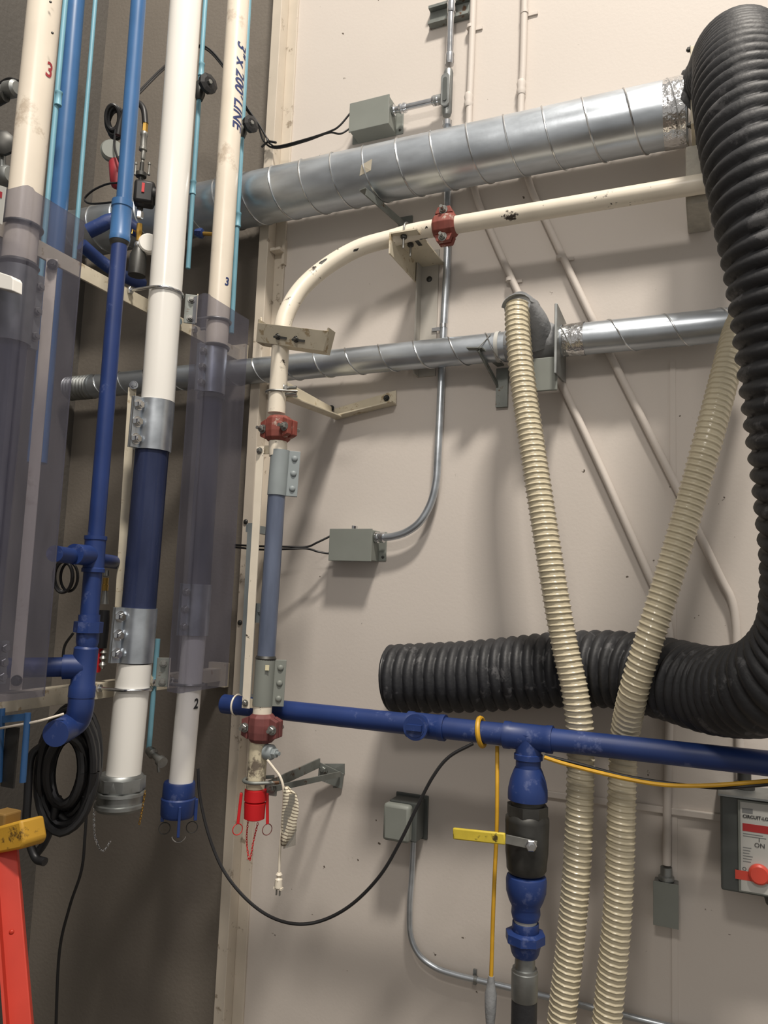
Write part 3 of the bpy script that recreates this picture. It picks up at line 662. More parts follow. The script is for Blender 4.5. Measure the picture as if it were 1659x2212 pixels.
lowp = [P(966, 265, 0.05), P(967, 300, 0.032), P(967, 345, 0.02), P(967, 420, 0.018), P(966, 560, 0.018), P(959, 700, 0.0185), P(953, 830, 0.0185), P(946, 980, 0.035), P(942, 1040, 0.04), P(930, 1088, 0.045), P(908, 1126, 0.05), P(880, 1148, 0.05), P(852, 1158, 0.05), P(826, 1161, 0.05)]
part('tube', MB().tube(cr(lowp, 8), re, 18), m_galv, t)
part('connector', MB().lathe(P(812, 1161, 0.05), X, [(0, re * 1.5), (0.01, re * 1.5), (0.01, re * 1.15), (0.022, re * 1.4), (0.034, re * 1.4), (0.036, re)], 18), m_chrome, t)
part('strap', MB().lathe(P(958, 709, 0.0185), Z, [(0, re * 1.12), (0.016, re * 1.12)], 18).box(P(946, 711, 0.012), 0.05, 0.004, 0.014), m_chrome, t)
# slotted strut on the wall behind the top of the conduit
t = thing('wall_strut', P(965, 25, 0.0), 'grey steel strut channel on the wall behind bright conduit top', 'channel')
s0, s1 = P(926, 24, 0.03), P(1012, 8, 0.03); zz = P(968, 22, 0.03).z
for dz, dp in ((0.035, 0.035), (0.0, 0.012), (-0.035, 0.035)):
    part('channel_lip' if dz else 'channel_web', MB().box(V(((s0.x + s1.x) / 2, -dp / 2, zz + dz)), s1.x - s0.x, dp, 0.012 if dz else 0.07), m_iron, t, smooth=False)

# painted conduits slanting across the wall
def painted(pts, r, label):
    t = thing('conduit', pts[-1], label, 'conduit', 'painted conduits on the wall'); part('tube', MB().tube(cr(pts, 8), r, 14), m_wall, t); return t
rpc = 0.0135
o_ = 0.0195
t = painted([P(1024, -40, o_), P(1018, 130, o_), P(1013, 250, o_), P(1014, 330, o_), P(1028, 420, o_), P(1060, 500, o_), P(1125, 645, o_), P(1205, 812, o_), P(1300, 1015, o_), P(1400, 1238, o_), P(1432, 1310, o_), P(1446, 1370, o_), P(1447, 1500, o_), P(1442, 1700, o_), P(1440, 1868, o_)], rpc, 'painted conduit slanting behind the beige hoses down to small box')
for px, py in ((1022, 62), (1107, 608)): part('strap', MB().lathe(P(px - 6, py, o_), Z, [(0, rpc * 1.15), (0.014, rpc * 1.15)], 14).box(P(px + 10, py, 0.004), 0.04, 0.006, 0.012), m_wall, t)
part('coupling', MB().lathe(P(1012, 232, o_), Z, [(0, rpc * 1.15), (0.015, rpc * 1.4), (0.03, rpc * 1.15), (0.045, rpc * 1.4), (0.06, rpc * 1.1)], 16), m_wall, t)
t = painted([P(1134, -40, o_), P(1130, 130, o_), P(1125, 235, o_), P(1126, 310, o_), P(1145, 400, o_), P(1180, 478, o_), P(1280, 690, o_), P(1400, 930, o_), P(1480, 1090, o_), P(1555, 1245, o_), P(1580, 1295, o_), P(1590, 1350, o_), P(1592, 1420, o_), P(1596, 1500, o_), P(1600, 1690, o_)], rpc, 'painted conduit slanting right of the other toward the disconnect switch')
for px, py in ((1139, 30), (1216, 560)): part('strap', MB().lathe(P(px - 6, py, o_), Z, [(0, rpc * 1.15), (0.014, rpc * 1.15)], 14).box(P(px + 12, py, 0.004), 0.04, 0.006, 0.012), m_wall, t)
part('coupling', MB().lathe(P(1126, 205, o_), Z, [(0, rpc * 1.15), (0.015, rpc * 1.4), (0.03, rpc * 1.15), (0.045, rpc * 1.4), (0.06, rpc * 1.1)], 16), m_wall, t)
part('strap_box', MB().box(P(1612, 1415, 0.012), 0.10, 0.024, 0.03), m_wall, t, smooth=False, bevel=0.003)
# thin rail painted over low on the wall
r0, r1 = P(1160, 1712, 0.012), P(1660, 1768, 0.012); r1.z = r0.z
struct('trim_3', MB().bar(V((r0.x, -0.008, r0.z)), V((r1.x, -0.008, r1.z)), 0.016, 0.022), m_wall, smooth=False, bevel=0.003)
# small box at the end of painted conduit
t = thing('outlet_box', P(1442, 1990, 0.0), 'small grey metal box at the foot of painted conduit', 'electrical box')
pa, pb2 = P(1411, 1950, 0.05), P(1466, 1950, 0.05); zt_, zb_ = P(1440, 1907, 0.05).z, P(1440, 2003, 0.05).z
part('box_body', MB().box(V(((pa.x + pb2.x) / 2, -0.024, (zt_ + zb_) / 2)), pb2.x - pa.x - 0.004, 0.048, zt_ - zb_ - 0.004), m_galvd, t, smooth=False, bevel=0.003)
part('cover', MB().box(V(((pa.x + pb2.x) / 2, -0.050, (zt_ + zb_) / 2)), pb2.x - pa.x, 0.004, zt_ - zb_), m_boxg, t, smooth=False, bevel=0.001)
part('connector', MB().lathe(V(((pa.x + pb2.x) / 2, -0.024, zt_)), Z, [(0, 0.024), (0.012, 0.024), (0.016, 0.018), (0.04, 0.018), (0.04, 0.014)], 16), m_galvd, t)

# covered outlet with conduit low on the wall
t = thing('outlet_box', P(888, 1830, 0.0), 'grey weatherproof outlet box with hooded cover left of yellow cord', 'electrical box')
pa, pb2 = P(826, 1785, 0.13), P(884, 1785, 0.13); zt_, zb_ = P(855, 1738, 0.13).z, P(855, 1820, 0.13).z
cxx = (pa.x + pb2.x) / 2; sx = pb2.x - pa.x; sz = zt_ - zb_
part('box_body', MB().box(V((cxx + 0.01, -0.045, (zt_ + zb_) / 2)), sx * 1.05, 0.09, sz * 1.05), m_dbox, t, smooth=False, bevel=0.004)
part('hood', MB().box(V((cxx, -0.112, (zt_ + zb_) / 2)), sx, 0.04, sz), m_boxg, t, bevel=0.012)
part('back_plate', MB().box(V((cxx + 0.012, -0.004, (zt_ + zb_) / 2)), sx * 1.25, 0.008, sz * 1.2), m_dbox, t, smooth=False, bevel=0.003)
lc = [P(894, 1800, 0.03), P(892, 1845, 0.03), P(889, 1900, 0.03), P(885, 1960, 0.03), P(887, 2020, 0.03), P(905, 2062, 0.03), P(940, 2090, 0.03), P(985, 2106, 0.03), P(1040, 2119, 0.03), P(1140, 2143, 0.03), P(1260, 2172, 0.03), P(1420, 2211, 0.03), P(1560, 2245, 0.03)]
t = thing('conduit', P(885, 1960, 0.03), 'thin metal conduit curving from the hooded outlet along the wall low down', 'conduit')
part('tube', MB().tube(cr(lc, 10), 0.0105, 16), m_galv, t)
part('strap', MB().lathe(P(1024, 2115, 0.03), X, [(0, 0.0125), (0.012, 0.0125)], 14).box(P(1026, 2110, 0.006), 0.012, 0.008, 0.05), m_galvd, t)

# disconnect switch
t = thing('disconnect_switch', P(1620, 1940, 0.0), 'grey disconnect switch with white label and red lever at right edge', 'switch')
pa = P(1592, 1830, 0.15); zt_, zb_ = P(1592, 1722, 0.15).z, P(1592, 1930, 0.15).z; sx = 0.24; cz = (zt_ + zb_) / 2; sz = zt_ - zb_
cx_ = pa.x + sx / 2
xe_ = P(1557, 1830, 0.144).x
part('enclosure', MB().box(V(((xe_ + pa.x + sx) / 2, -0.072, cz)), pa.x + sx - xe_, 0.144, sz), m_dbox, t, smooth=False, bevel=0.006)
door = part('door', MB().box(V((cx_, -0.147, cz)), sx - 0.006, 0.006, sz - 0.012), m_boxg, t, smooth=False, bevel=0.002)
lip = part('top_lip', MB().box(V(((xe_ + pa.x + sx) / 2, -0.08, zt_ + 0.004)), pa.x + sx - xe_ + 0.012, 0.17, 0.006), m_galvd, t, smooth=False)
lx = P(1600, 1830, 0.15).x
lab = part('label', MB().box(V((lx + 0.095, -0.1508, cz - 0.0)), 0.19, 0.001, sz * 0.92), m_label, door, smooth=False)
yf = -0.1516
def ltext(s, px, py, size, m=m_dink, bold=0.0): text_on(door, s, V((P(px, py, 0.1516).x, yf, P(px, py, 0.1516).z)), X, Z, size, m, bold=bold)
lt = P(1604, 1765, 0.1516)
ltext('CIRCUIT-LOC', 1636, 1767, 0.0128, bold=0.0004)
def lbox(px0, px1, pyc, h, m, name='print'):
    a_, b_ = P(px0, pyc, 0.1514), P(px1, pyc, 0.1514); part(name, MB().box(V(((a_.x + b_.x) / 2, -0.1514, a_.z)), b_.x - a_.x, 0.0008, h), m, door, smooth=False)
lbox(1604, 1665, 1786, 0.022, mat('label_red', (168, 44, 44), rough=0.6), 'red_band')
lbox(1603, 1626, 1750, 0.014, mat('label_grey', (120, 122, 122), rough=0.6), 'printed_frame')
ltext('ON', 1641, 1827, 0.018); ltext('I', 1640, 1815, 0.016); ltext('O', 1608, 1877, 0.014)
for i, py in enumerate((1800, 1805, 1830, 1836, 1842, 1848, 1854, 1860)): lbox(1605, 1618 + (i * 7) % 9 + (30 if i < 2 else 0), py, 0.0022, mat('label_grey', (120, 122, 122)), 'printed_line')
lbox(1588, 1665, 1888, 0.026, mat('lever_red', (214, 78, 62), rough=0.4, var=0.05), 'lever_plate')
kc = P(1640, 1890, 0.16); part('lever_knob', MB().lathe(V((kc.x, -0.152, kc.z)), -Y, [(0, 0.029), (0.010, 0.028), (0.014, 0.023)], 28), mat('lever_red', (214, 78, 62)), door)
kh = P(1612, 1955, 0.10); part('conduit_hub', MB().lathe(V((cx_ + 0.0, -0.08, zb_)), -Z, [(0, 0.042), (0.02, 0.046), (0.035, 0.042), (0.035, 0.03), (0.06, 0.03)], 24), m_dbox, t)
part('top_hub', MB().lathe(V((P(1600, 1700, 0.03).x + 0.01, -0.05, zt_ + 0.006)), Z, [(0, 0.03), (0.02, 0.03), (0.025, 0.02), (0.05, 0.02)], 20), m_steel, t)

# cables at the junction boxes
def cable(name, lst, r, m, label, cat='cable', group=None):
    mb = MB()
    for pts in lst: mb.tube(cr(pts, 8), r, 8)
    return single(name, mb, m, label, cat, group)
g1p = V((jc1.x - sx1 / 2 - 0.006, -0.077, jc1.z + sz1 * 0.27)); g1q = V((jc1.x - sx1 / 2 - 0.006, -0.077, jc1.z - sz1 * 0.27))
cable('cable', [[g1p, P(733, 272, 0.10), P(712, 284, 0.10), P(660, 301, 0.10), P(600, 316, 0.09), P(583, 308, 0.09), P(560, 270, 0.12), P(533, 230, 0.16), P(500, 165, 0.20), P(447, 102, 0.22), P(400, 108, 0.34), P(350, 148, 0.5), P(300, 198, 0.62)], [g1q, P(735, 289, 0.10), P(710, 287, 0.097), P(660, 305, 0.097), P(598, 320, 0.087), P(570, 305, 0.09), P(556, 268, 0.12), P(528, 230, 0.16), P(496, 165, 0.20), P(445, 106, 0.22), P(400, 112, 0.34), P(350, 153, 0.5), P(300, 203, 0.62)]], 0.0042, m_cable, 'pair of black cables tied from the upper junction box to the pipe rack')
tie = P(580, 305, 0.10)
single('cable_tie', MB().torus(tie, X + Z * 0.5, 0.013, 0.004, 16, 6).tube([tie + V((-0.035, 0, -0.02)), tie, tie + V((0.04, 0, -0.015))], 0.005, 6), m_cable, 'black cable tie knot on the upright channel above the large duct', 'cable tie')
g2p = V((jc2.x - sx2 / 2 - 0.006, -0.07, jc2.z + sz2 * 0.27)); g2q = V((jc2.x - sx2 / 2 - 0.006, -0.07, jc2.z - sz2 * 0.27))
cable('cable', [[g2p, P(685, 1172, 0.09), P(663, 1181, 0.10), P(620, 1181, 0.13), P(560, 1180, 0.15), P(508, 1177, 0.12)], [g2q, P(688, 1192, 0.09), P(662, 1185, 0.10), P(620, 1186, 0.13), P(560, 1187, 0.15), P(508, 1182, 0.12)]], 0.0042, m_cable, 'pair of black cables from the middle junction box passing behind the sight tube')

# ------------------------------------------------------------------ blue pipe run across the wall
OB = 0.385
B0, B1 = P(700, 1542, OB), P(1500, 1634, OB); B1.z = B0.z = (B0.z + B1.z) / 2
bl0, bl1 = along(B0, B1, 484), along(B0, B1, 1760)
rbp = rh(47, P(900, 1570, OB)) 
t = thing('water_pipe', along(B0, B1, 1140), 'dark blue pipe along the wall with a tee and ball valve', 'pipe')
part('pipe', MB().cyl(bl0, bl1, rbp, 32), m_blue, t, label='dark blue horizontal pipe')
def bfit(px, wpx, k=1.22):
    a_, b_ = along(B0, B1, px - wpx / 2), along(B0, B1, px + wpx / 2); L = (b_ - a_).length
    return part('tee', MB().lathe(a_, X, [(0, rbp), (0, rbp * k), (0.018, rbp * k), (0.022, rbp * (k - 0.06)), (L - 0.022, rbp * (k - 0.06)), (L - 0.018, rbp * k), (L, rbp * k), (L, rbp)], 32), m_blue, t), (a_ + b_) / 2
f1_, fc1 = bfit(922, 80)
pd = V((0.0, -1, 0.05)).normalized(); pc_ = along(B0, B1, 913)
part('tee_branch', MB().lathe(pc_, pd, [(0, rbp * 1.05), (0.05, rbp * 1.05), (0.05, rbp * 1.2), (0.068, rbp * 1.2), (0.068, rbp * 1.0)], 30), m_blue, f1_)
part('plug', MB().lathe(pc_ + pd * 0.064, pd, [(0, rbp * 0.95), (0.006, rbp * 0.92)], 28).box(pc_ + pd * 0.075, 0.05, 0.018, 0.018), m_blue, f1_)
f2_, fc2 = bfit(1142, 104)
vt = along(B0, B1, 1142)
def vz(py): return Zat(py, vt)
def stack(name, prof, m, parent=None, seg=30, label=None):
    z0 = vz(prof[0][0]); r_ = [(z0 - vz(py), wpx / 2 * 2.42 / F * 0.98) for py, wpx in prof]
    return part(name, MB().lathe(V((vt.x, vt.y, z0)), -Z, r_, seg), m, parent or t, label=label)
stack('tee_outlet', [(1585, 54), (1628, 54), (1629, 60), (1640, 60), (1641, 52), (1660, 52)], m_blue, f2_)
stack('reducer', [(1658, 54), (1664, 60), (1684, 74), (1704, 82), (1718, 83), (1727, 82), (1728, 70)], m_blue)
stack('nipple', [(1724, 68), (1745, 68)], m_steel)
val = stack('ball_valve', [(1758, 80), (1765, 90), (1772, 91), (1840, 88), (1858, 84), (1876, 82), (1884, 74)], m_steel, label='dark steel ball valve body')
stack('valve_hex', [(1738, 86), (1760, 86)], m_steel, val, 8)
hp = V((vt.x, vt.y, vz(1808))) + V((0.35, -0.94, 0)).normalized() * 0.066
part('stem', MB().cyl(hp - V((0.01, -0.03, 0)), hp + V((0.012, -0.028, 0)), 0.008, 12).hexn(hp + V((0.003, -0.006, 0)), V((0.35, -0.94, 0)), 0.017, 0.014), m_chrome, val)
he = P(979, 1800, 0.47); hm = P(1092, 1812, 0.472)
part('lever', MB().bar(hm, hp + V((0.02, -0.004, 0)), 0.005, 0.026), m_bolt, val, smooth=False, bevel=0.001)
part('grip', MB().bar(he, hm, 0.012, 0.033), m_yelh, val, bevel=0.004, label='yellow lever grip')
stack('coupling', [(1888, 70), (1892, 80), (1900, 84), (1925, 82), (1945, 70), (1958, 58), (1972, 60), (1984, 54)], m_blue)
stack('nipple', [(1978, 46), (2000, 46)], m_label)
stack('union', [(1992, 54), (2010, 56), (2012, 54)], m_blue)
stack('union_nut', [(2010, 66), (2014, 82), (2032, 82), (2036, 72)], m_blue, None, 8)
stack('union', [(2034, 66), (2058, 56), (2064, 50)], m_blue)
stack('hose_barb', [(2060, 40), (2090, 42), (2091, 50), (2097, 50), (2098, 54), (2156, 54), (2160, 50)], m_galvd)
stack('hose_tail', [(2156, 52), (2330, 52)], m_black)
# white wire loop on its left end
wr = along(B0, B1, 512); part('wire_band', MB().torus(wr, X, rbp + 0.003, 0.0035, 28, 6), m_cream, t)

# yellow cord with a loop on the blue pipe
lpn = along(B0, B1, 1040)
yc = [P(1074, 1612, 0.36), P(1074, 1700, 0.40), P(1073, 1790, 0.41), P(1069, 1880, 0.41), P(1065, 1980, 0.41), P(1061, 2112, 0.41)]
t = thing('extension_cord', yc[-1], 'yellow extension cord looped round the blue pipe and hanging to grey plug', 'cord')
part('cord', MB().tube(cr(yc, 8), 0.0062, 10), m_yel, t)
part('loop', MB().torus(lpn, X + Z * 0.15, rbp + 0.008, 0.008, 30, 8), m_yel, t)
yp = yc[-1]
part('plug', MB().lathe(yp + V((0, 0, 0.005)), -Z, [(0, 0.009), (0.03, 0.013), (0.05, 0.018), (0.09, 0.017), (0.14, 0.012), (0.16, 0.009)], 14), m_tape, t, label='grey connector')
part('tail', MB().cyl(yp - Z * 0.15, yp - Z * 0.4, 0.007, 10), m_tape, t)
# yellow cord swagged to the right with a black one
cable('extension_cord', [[P(1176, 1636, 0.44), P(1220, 1650, 0.44), P(1290, 1668, 0.43), P(1370, 1686, 0.42), P(1440, 1696, 0.42), P(1520, 1697, 0.42), P(1600, 1692, 0.42), P(1760, 1678, 0.42)]], 0.0058, m_yel, 'yellow cord swagged under the blue pipe to the right edge', 'cord')
cable('cable', [[P(1176, 1632, 0.43), P(1250, 1650, 0.425), P(1340, 1674, 0.41), P(1430, 1690, 0.41), P(1500, 1698, 0.405), P(1560, 1702, 0.41), P(1620, 1698, 0.42), P(1760, 1686, 0.42)]], 0.0048, m_cable, 'thin black cable sagging with the yellow cord under blue pipe')
# long black cord swag
cable('cable', [[P(428, 1660, 0.55), P(432, 1720, 0.55), P(450, 1800, 0.56), P(480, 1875, 0.57), P(525, 1935, 0.58), P(580, 1978, 0.58), P(640, 1996, 0.58), P(700, 1987, 0.56), P(762, 1952, 0.54), P(822, 1890, 0.52), P(866, 1815, 0.50), P(900, 1745, 0.48), P(935, 1678, 0.46), P(970, 1635, 0.44), P(1022, 1606, 0.425)]], 0.0052, m_cable, 'long black cord drooping in a deep loop below the blue pipe')

# white paper tag and plug hanging from the sight tube end
t = thing('cord_tag', P(600, 1920, 0.50), 'white lamp cord with crumpled printed paper tag and two prong plug', 'tag')
wc = [P(578, 1642, 0.50), P(592, 1660, 0.51), P(606, 1680, 0.52), P(613, 1710, 0.52), P(611, 1760, 0.515), P(606, 1820, 0.515), P(604, 1850, 0.51), P(603, 1885, 0.51)]
part('cord', MB().tube(cr(wc, 8), 0.0042, 8), m_cream, t)
m_tag = mat('printed_paper', (226, 218, 196), rough=0.8, var=0.03)
nt = m_tag.node_tree; N = nt.nodes; L = nt.links; bs = N['Principled BSDF']; src = bs.inputs['Base Color'].links[0].from_socket
tcn = N.new('ShaderNodeTexCoord'); sx_ = N.new('ShaderNodeSeparateXYZ'); L.new(tcn.outputs['Object'], sx_.inputs[0])
mm = N.new('ShaderNodeMath'); mm.operation = 'MULTIPLY'; mm.inputs[1].default_value = 620; L.new(sx_.outputs['Z'], mm.inputs[0])
ms = N.new('ShaderNodeMath'); ms.operation = 'SINE'; L.new(mm.outputs[0], ms.inputs[0])
mg = N.new('ShaderNodeMath'); mg.operation = 'GREATER_THAN'; mg.inputs[1].default_value = 0.45; L.new(ms.outputs[0], mg.inputs[0])
mxn = N.new('ShaderNodeMixRGB'); L.new(mg.outputs[0], mxn.inputs[0]); L.new(src, mxn.inputs[1]); mxn.inputs[2].default_value = C(130, 118, 104); L.new(mxn.outputs[0], bs.inputs['Base Color'])
outl = [(1698, 614, 622), (1715, 612, 640), (1735, 611, 645), (1755, 609, 645), (1775, 608, 641), (1795, 607, 640), (1812, 606, 633), (1828, 607, 622)]
b = MB()
for k, (py, x0, x1) in enumerate(outl):
    for j in range(5):
        b.v.append(P(lerp(x0, x1, j / 4), py, 0.525 + 0.008 * math.sin(j * 1.4 + k * 0.9)))
for k in range(len(outl) - 1):
    for j in range(4):
        i = k * 5 + j; b.f.append((i, i + 1, i + 6, i + 5))
part('paper', b, m_tag, t, recalc=False).modifiers.new('solid', 'SOLIDIFY').thickness = 0.0006
part('pouch', MB().prism([P(612, 1715, 0.524), P(642, 1715, 0.524), P(638, 1826, 0.524), P(612, 1834, 0.524)], V((0, 0.001, 0))), m_pouch, t, smooth=False)
pe = wc[-1]
part('plug', MB().lathe(pe, -Z, [(0, 0.007), (0.006, 0.011), (0.014, 0.006), (0.02, 0.012), (0.045, 0.013)], 12).box(pe - Z * 0.048, 0.03, 0.014, 0.006), m_cream, t)
for s in (-1, 1): part('prong', MB().box(pe - Z * 0.06 + X * (0.006 * s), 0.003, 0.006, 0.02), m_bolt, t, smooth=False)

# ================================================================== pipe rack on the left
XB = -1.912               # face of the rack bars
vw = V((0.62, -0.78, 0)).normalized(); vr = V((0.78, 0.62, 0)).normalized()
def seg(parent, name, a, b, wpx, m, label=None):
    p = lerp(a, b, 0.5); return part(name, MB().cyl(b, a, rv(wpx, p), 32), m, parent, label=label)
def vstack(parent, name, px, off, prof, m, seg_=26, label=None, slope=0.0):
    """turned fitting standing upright at image column px; prof = [(row, width px)]"""
    p0 = P(px, prof[0][0], off); r_ = [(p0.z - Zat(py, p0), rv(wpx, p0)) for py, wpx in prof]
    ax = (-Z).lerp(-Z, 0)
    return part(name, MB().lathe(p0, -Z, r_, seg_), m, parent, label=label)

# rack bars
zu = Q(246, 622, XB).z; zlw = Q(222, 1492, XB).z
for nm, z_, lab in (('u', zu, 'upper cream steel bar of the rack behind white pipe'), ('l', zlw, 'lower cream steel bar of the rack behind blue elbow')):
    t = thing('rack_bar', V((XB, -0.02, z_)), lab, 'bar', 'rack bars')
    part('bar_face', MB().box(V((XB - 0.004, -0.80, z_)), 0.008, 1.56, 0.052), m_bracket, t, smooth=False, bevel=0.001)
    part('bar_top', MB().box(V((XB - 0.029, -0.80, z_ + 0.022)), 0.05, 1.56, 0.008), m_bracket, t, smooth=False)
    part('end_plate', MB().box(V((XB - 0.02, -0.012, z_)), 0.09, 0.024, 0.10), m_bracket, t, smooth=False)

# ---- white pipe with dark blue sight tube
o2 = 0.66
t = thing('test_pipe', P(263, 1745, o2), 'thick white plastic pipe with dark blue sight tube and steel cap', 'pipe')
wa, wb, wc_, wd = P(405, -50, o2), P(341, 868, o2), P(329, 972, o2), P(300, 1312, o2)
we, wf = P(291, 1432, o2), P(266, 1680, o2)
rw = 0.0575
part('pipe', MB().cyl(wb, wa, rw, 40), m_white, t, label='white plastic pipe')
part('sight_tube', MB().pipe(wd - Z * 0.02, wc_ + Z * 0.02, rw, 0.004, 40), m_sight, t, label='dark blue transparent sight tube')
part('liquid_core', MB().cyl(wd - Z * 0.02, wc_ + Z * 0.02, rw - 0.006, 32), mat('tube_inside', (86, 94, 126), rough=0.4, var=0.15, vscale=3, stretch=(8, 8, 1)), t)
fdir = -vr * 0.80 + vw * 0.60
sleeve(t, P(329, 975, o2), P(338, 868, o2), rw + 0.006, fdir, m_galv, m_chrome, 3, 0.040, False, 0.015, 'bright galvanised clamp sleeve')
sleeve(t, P(289, 1430, o2), P(300, 1313, o2), rw + 0.006, fdir, m_galv, m_chrome, 3, 0.040, False, 0.015, 'bright galvanised clamp sleeve')
part('pipe', MB().cyl(wf, we, rw, 40), m_white, t, label='white plastic pipe')
capt = vstack(t, 'pipe_cap', 263, o2, [(1670, 90), (1676, 100), (1702, 102), (1706, 98), (1708, 110), (1714, 111), (1716, 100), (1732, 100), (1734, 110), (1741, 110), (1748, 98), (1750, 60)], m_galvd, 32, 'galvanised cap')
vstack(capt, 'hex_ring', 263, o2, [(1678, 108), (1703, 108)], m_galvd, 8)
chain(capt, [P(209, 1712, o2 + 0.02), P(203, 1760, o2 + 0.02), P(206, 1810, o2 + 0.02), P(222, 1838, o2 + 0.02), P(240, 1815, o2 + 0.02)], 0.006, m_chrome)
chain(capt, [P(313, 1712, o2 + 0.02), P(308, 1745, o2 + 0.02), P(300, 1785, o2 + 0.02)], 0.006, m_brass)
s_a, s_b = P(283, 830, o2 + 0.02), P(252, 1330, o2 + 0.02)
t = thing('flat_strap', s_b, 'pale flat strap bar along the left of the dark blue sight tube', 'strap')
part('strap_bar', MB().bar(P(286, 838, o2 - 0.02), P(256, 1330, o2 - 0.02), 0.028, 0.007, vw), m_bracket, t, smooth=False)
bolt(t, P(289, 832, o2 - 0.015), vw, 0.012, m_chrome)

# ---- cream pipe in front with the number 3 and a clear guard
o1 = 1.25
def x1(py): return 97 - 0.1 * py
t = thing('test_pipe', P(x1(1700), 1700, o1), 'cream pipe with red handwritten 3 behind wide clear guard at left edge', 'pipe')
r1_ = rv(75, P(77, 200, o1))
part('pipe', MB().cyl(P(x1(575), 575, o1), P(x1(-50), -50, o1), r1_, 36), m_creamp, t, label='cream plastic pipe')
part('sight_tube', MB().pipe(P(x1(1400), 1400, o1), P(x1(735), 735, o1), r1_ * 0.98, 0.004, 36), m_sights, t, label='smoky sight tube')
part('tube_core', MB().cyl(P(x1(1400), 1400, o1), P(x1(735), 735, o1), r1_ * 0.86, 30), mat('tube_inside_grey', (86, 88, 104), rough=0.4, var=0.15, vscale=3, stretch=(8, 8, 1)), t)
sleeve(t, P(x1(742), 742, o1), P(x1(580), 580, o1), r1_ + 0.006, vr * 0.8 - vw * 0.6, m_galvd, m_bolt, 3, 0.03, False, 0.012, 'dull grey clamp sleeve')
part('seal_band', MB().lathe(P(x1(578), 578, o1), Z, [(-0.006, r1_ + 0.006), (0.004, r1_ + 0.011), (0.014, r1_ + 0.004)], 28), m_steel, t)
sleeve(t, P(x1(1480), 1480, o1), P(x1(1385), 1385, o1), r1_ + 0.006, vr * 0.8 - vw * 0.6, m_galvd, m_bolt, 3, 0.03, False, 0.012)
part('pipe', MB().cyl(P(x1(1760), 1760, o1), P(x1(1480), 1480, o1), r1_, 36), m_creamp, t)
pc = P(104, 161, o1); ax0 = P(x1(161), 161, o1); up_ = Z
dn = (CAM - ax0); dn.z = 0; dn.normalize(); sdv = V((-dn.y, dn.x, 0))
if sdv.dot(right_w) < 0: sdv = -sdv
cpt = ax0 + (sdv * 0.62 + dn * 0.785) * r1_
text_on(t, '3', cpt, sdv, Z, 0.066, m_rink, 'number', shear=0.1, bold=0.0012, wrap=(ax0, Z, r1_))
for px, py in ((107, 24), (111, 90)): rivet(t, P(px, py, o1) + dn * (r1_ * 0.86), dn, 0.004, m_steel)
ubolt_t = thing('pipe_clamp', P(x1(495), 495, o1), 'dark U bolt round the cream pipe behind the wide clear guard', 'clamp', 'pipe U bolts')
ubolt(ubolt_t, P(x1(492), 492, o1), Z, r1_, -X, 0.10, m_steel, 0.006)

def guard(profile, zt_, zb_, label, extra=0.0):
    """bent clear sheet; profile = list of XY points"""
    t = thing('clear_guard', V((profile[0].x, profile[0].y, zb_)), label, 'guard', 'clear pipe guards')
    b = MB(); n = len(profile)
    for z_ in (zb_, zt_): b.v += [V((p.x, p.y, z_)) for p in profile]
    for i in range(n - 1): b.f.append((i, i + 1, n + i + 1, n + i))
    o = part('sheet', b, m_clear, t, smooth=False, recalc=False); so = o.modifiers.new('solid', 'SOLIDIFY'); so.thickness = 0.005; so.offset = 0
    return t
xg = P(75, 405, 1.37).x
gpts = [P(-90, 405, 1.40), P(52, 400, 1.40), P(60, 400, 1.398), P(70, 402, 1.385), P(75, 405, 1.37), Q(183, 470, xg)]
tg = guard(gpts, P(58, 400, 1.40).z, P(0, 1530, 1.40).z, 'wide clear plastic guard bent round the cream pipe at left edge')
part('fold_edge', MB().tube([V((gpts[-1].x, gpts[-1].y, Zat(470, gpts[-1]))), V((gpts[-1].x, gpts[-1].y, tg.location.z))], 0.0022, 6), m_clear, tg)
# strap bar and plate in that guard
t = thing('flat_strap', P(30, 1480, 1.12), 'cream flat strap bar seen through the wide clear guard', 'strap')
part('strap_bar', MB().bar(P(113, 560, 1.12), P(34, 1490, 1.12), 0.032, 0.007, vw), m_creamp, t, smooth=False)
bolt(t, P(114, 572, 1.125), vw, 0.013, m_steel); bolt(t, P(36, 1470, 1.125), vw, 0.012, m_steel)
single('end_plate', MB().prism([P(-60, 570, 1.43), P(0, 588, 1.43), P(24, 596, 1.43), P(28, 602, 1.43), P(27, 628, 1.43), P(0, 622, 1.43), P(-60, 604, 1.43)], V((0, 0.03, 0))), m_white, 'white rounded bar end in front of wide guard at left edge', 'plate', smooth=False, bevel=0.002)
t = thing('notice_card', P(4, 480, 1.45), 'white card with red print at the left edge above white bar end', 'card')
part('card', MB().prism([P(-40, 388, 1.45), P(12, 404, 1.45), P(3, 484, 1.45), P(-40, 470, 1.45)], V((0, 0.003, 0))), m_label, t, smooth=False)
part('print_band', MB().prism([P(-40, 400, 1.4505), P(5, 415, 1.4505), P(4, 428, 1.4505), P(-40, 414, 1.4505)], V((0, -0.0006, 0))), m_rink, t, smooth=False)

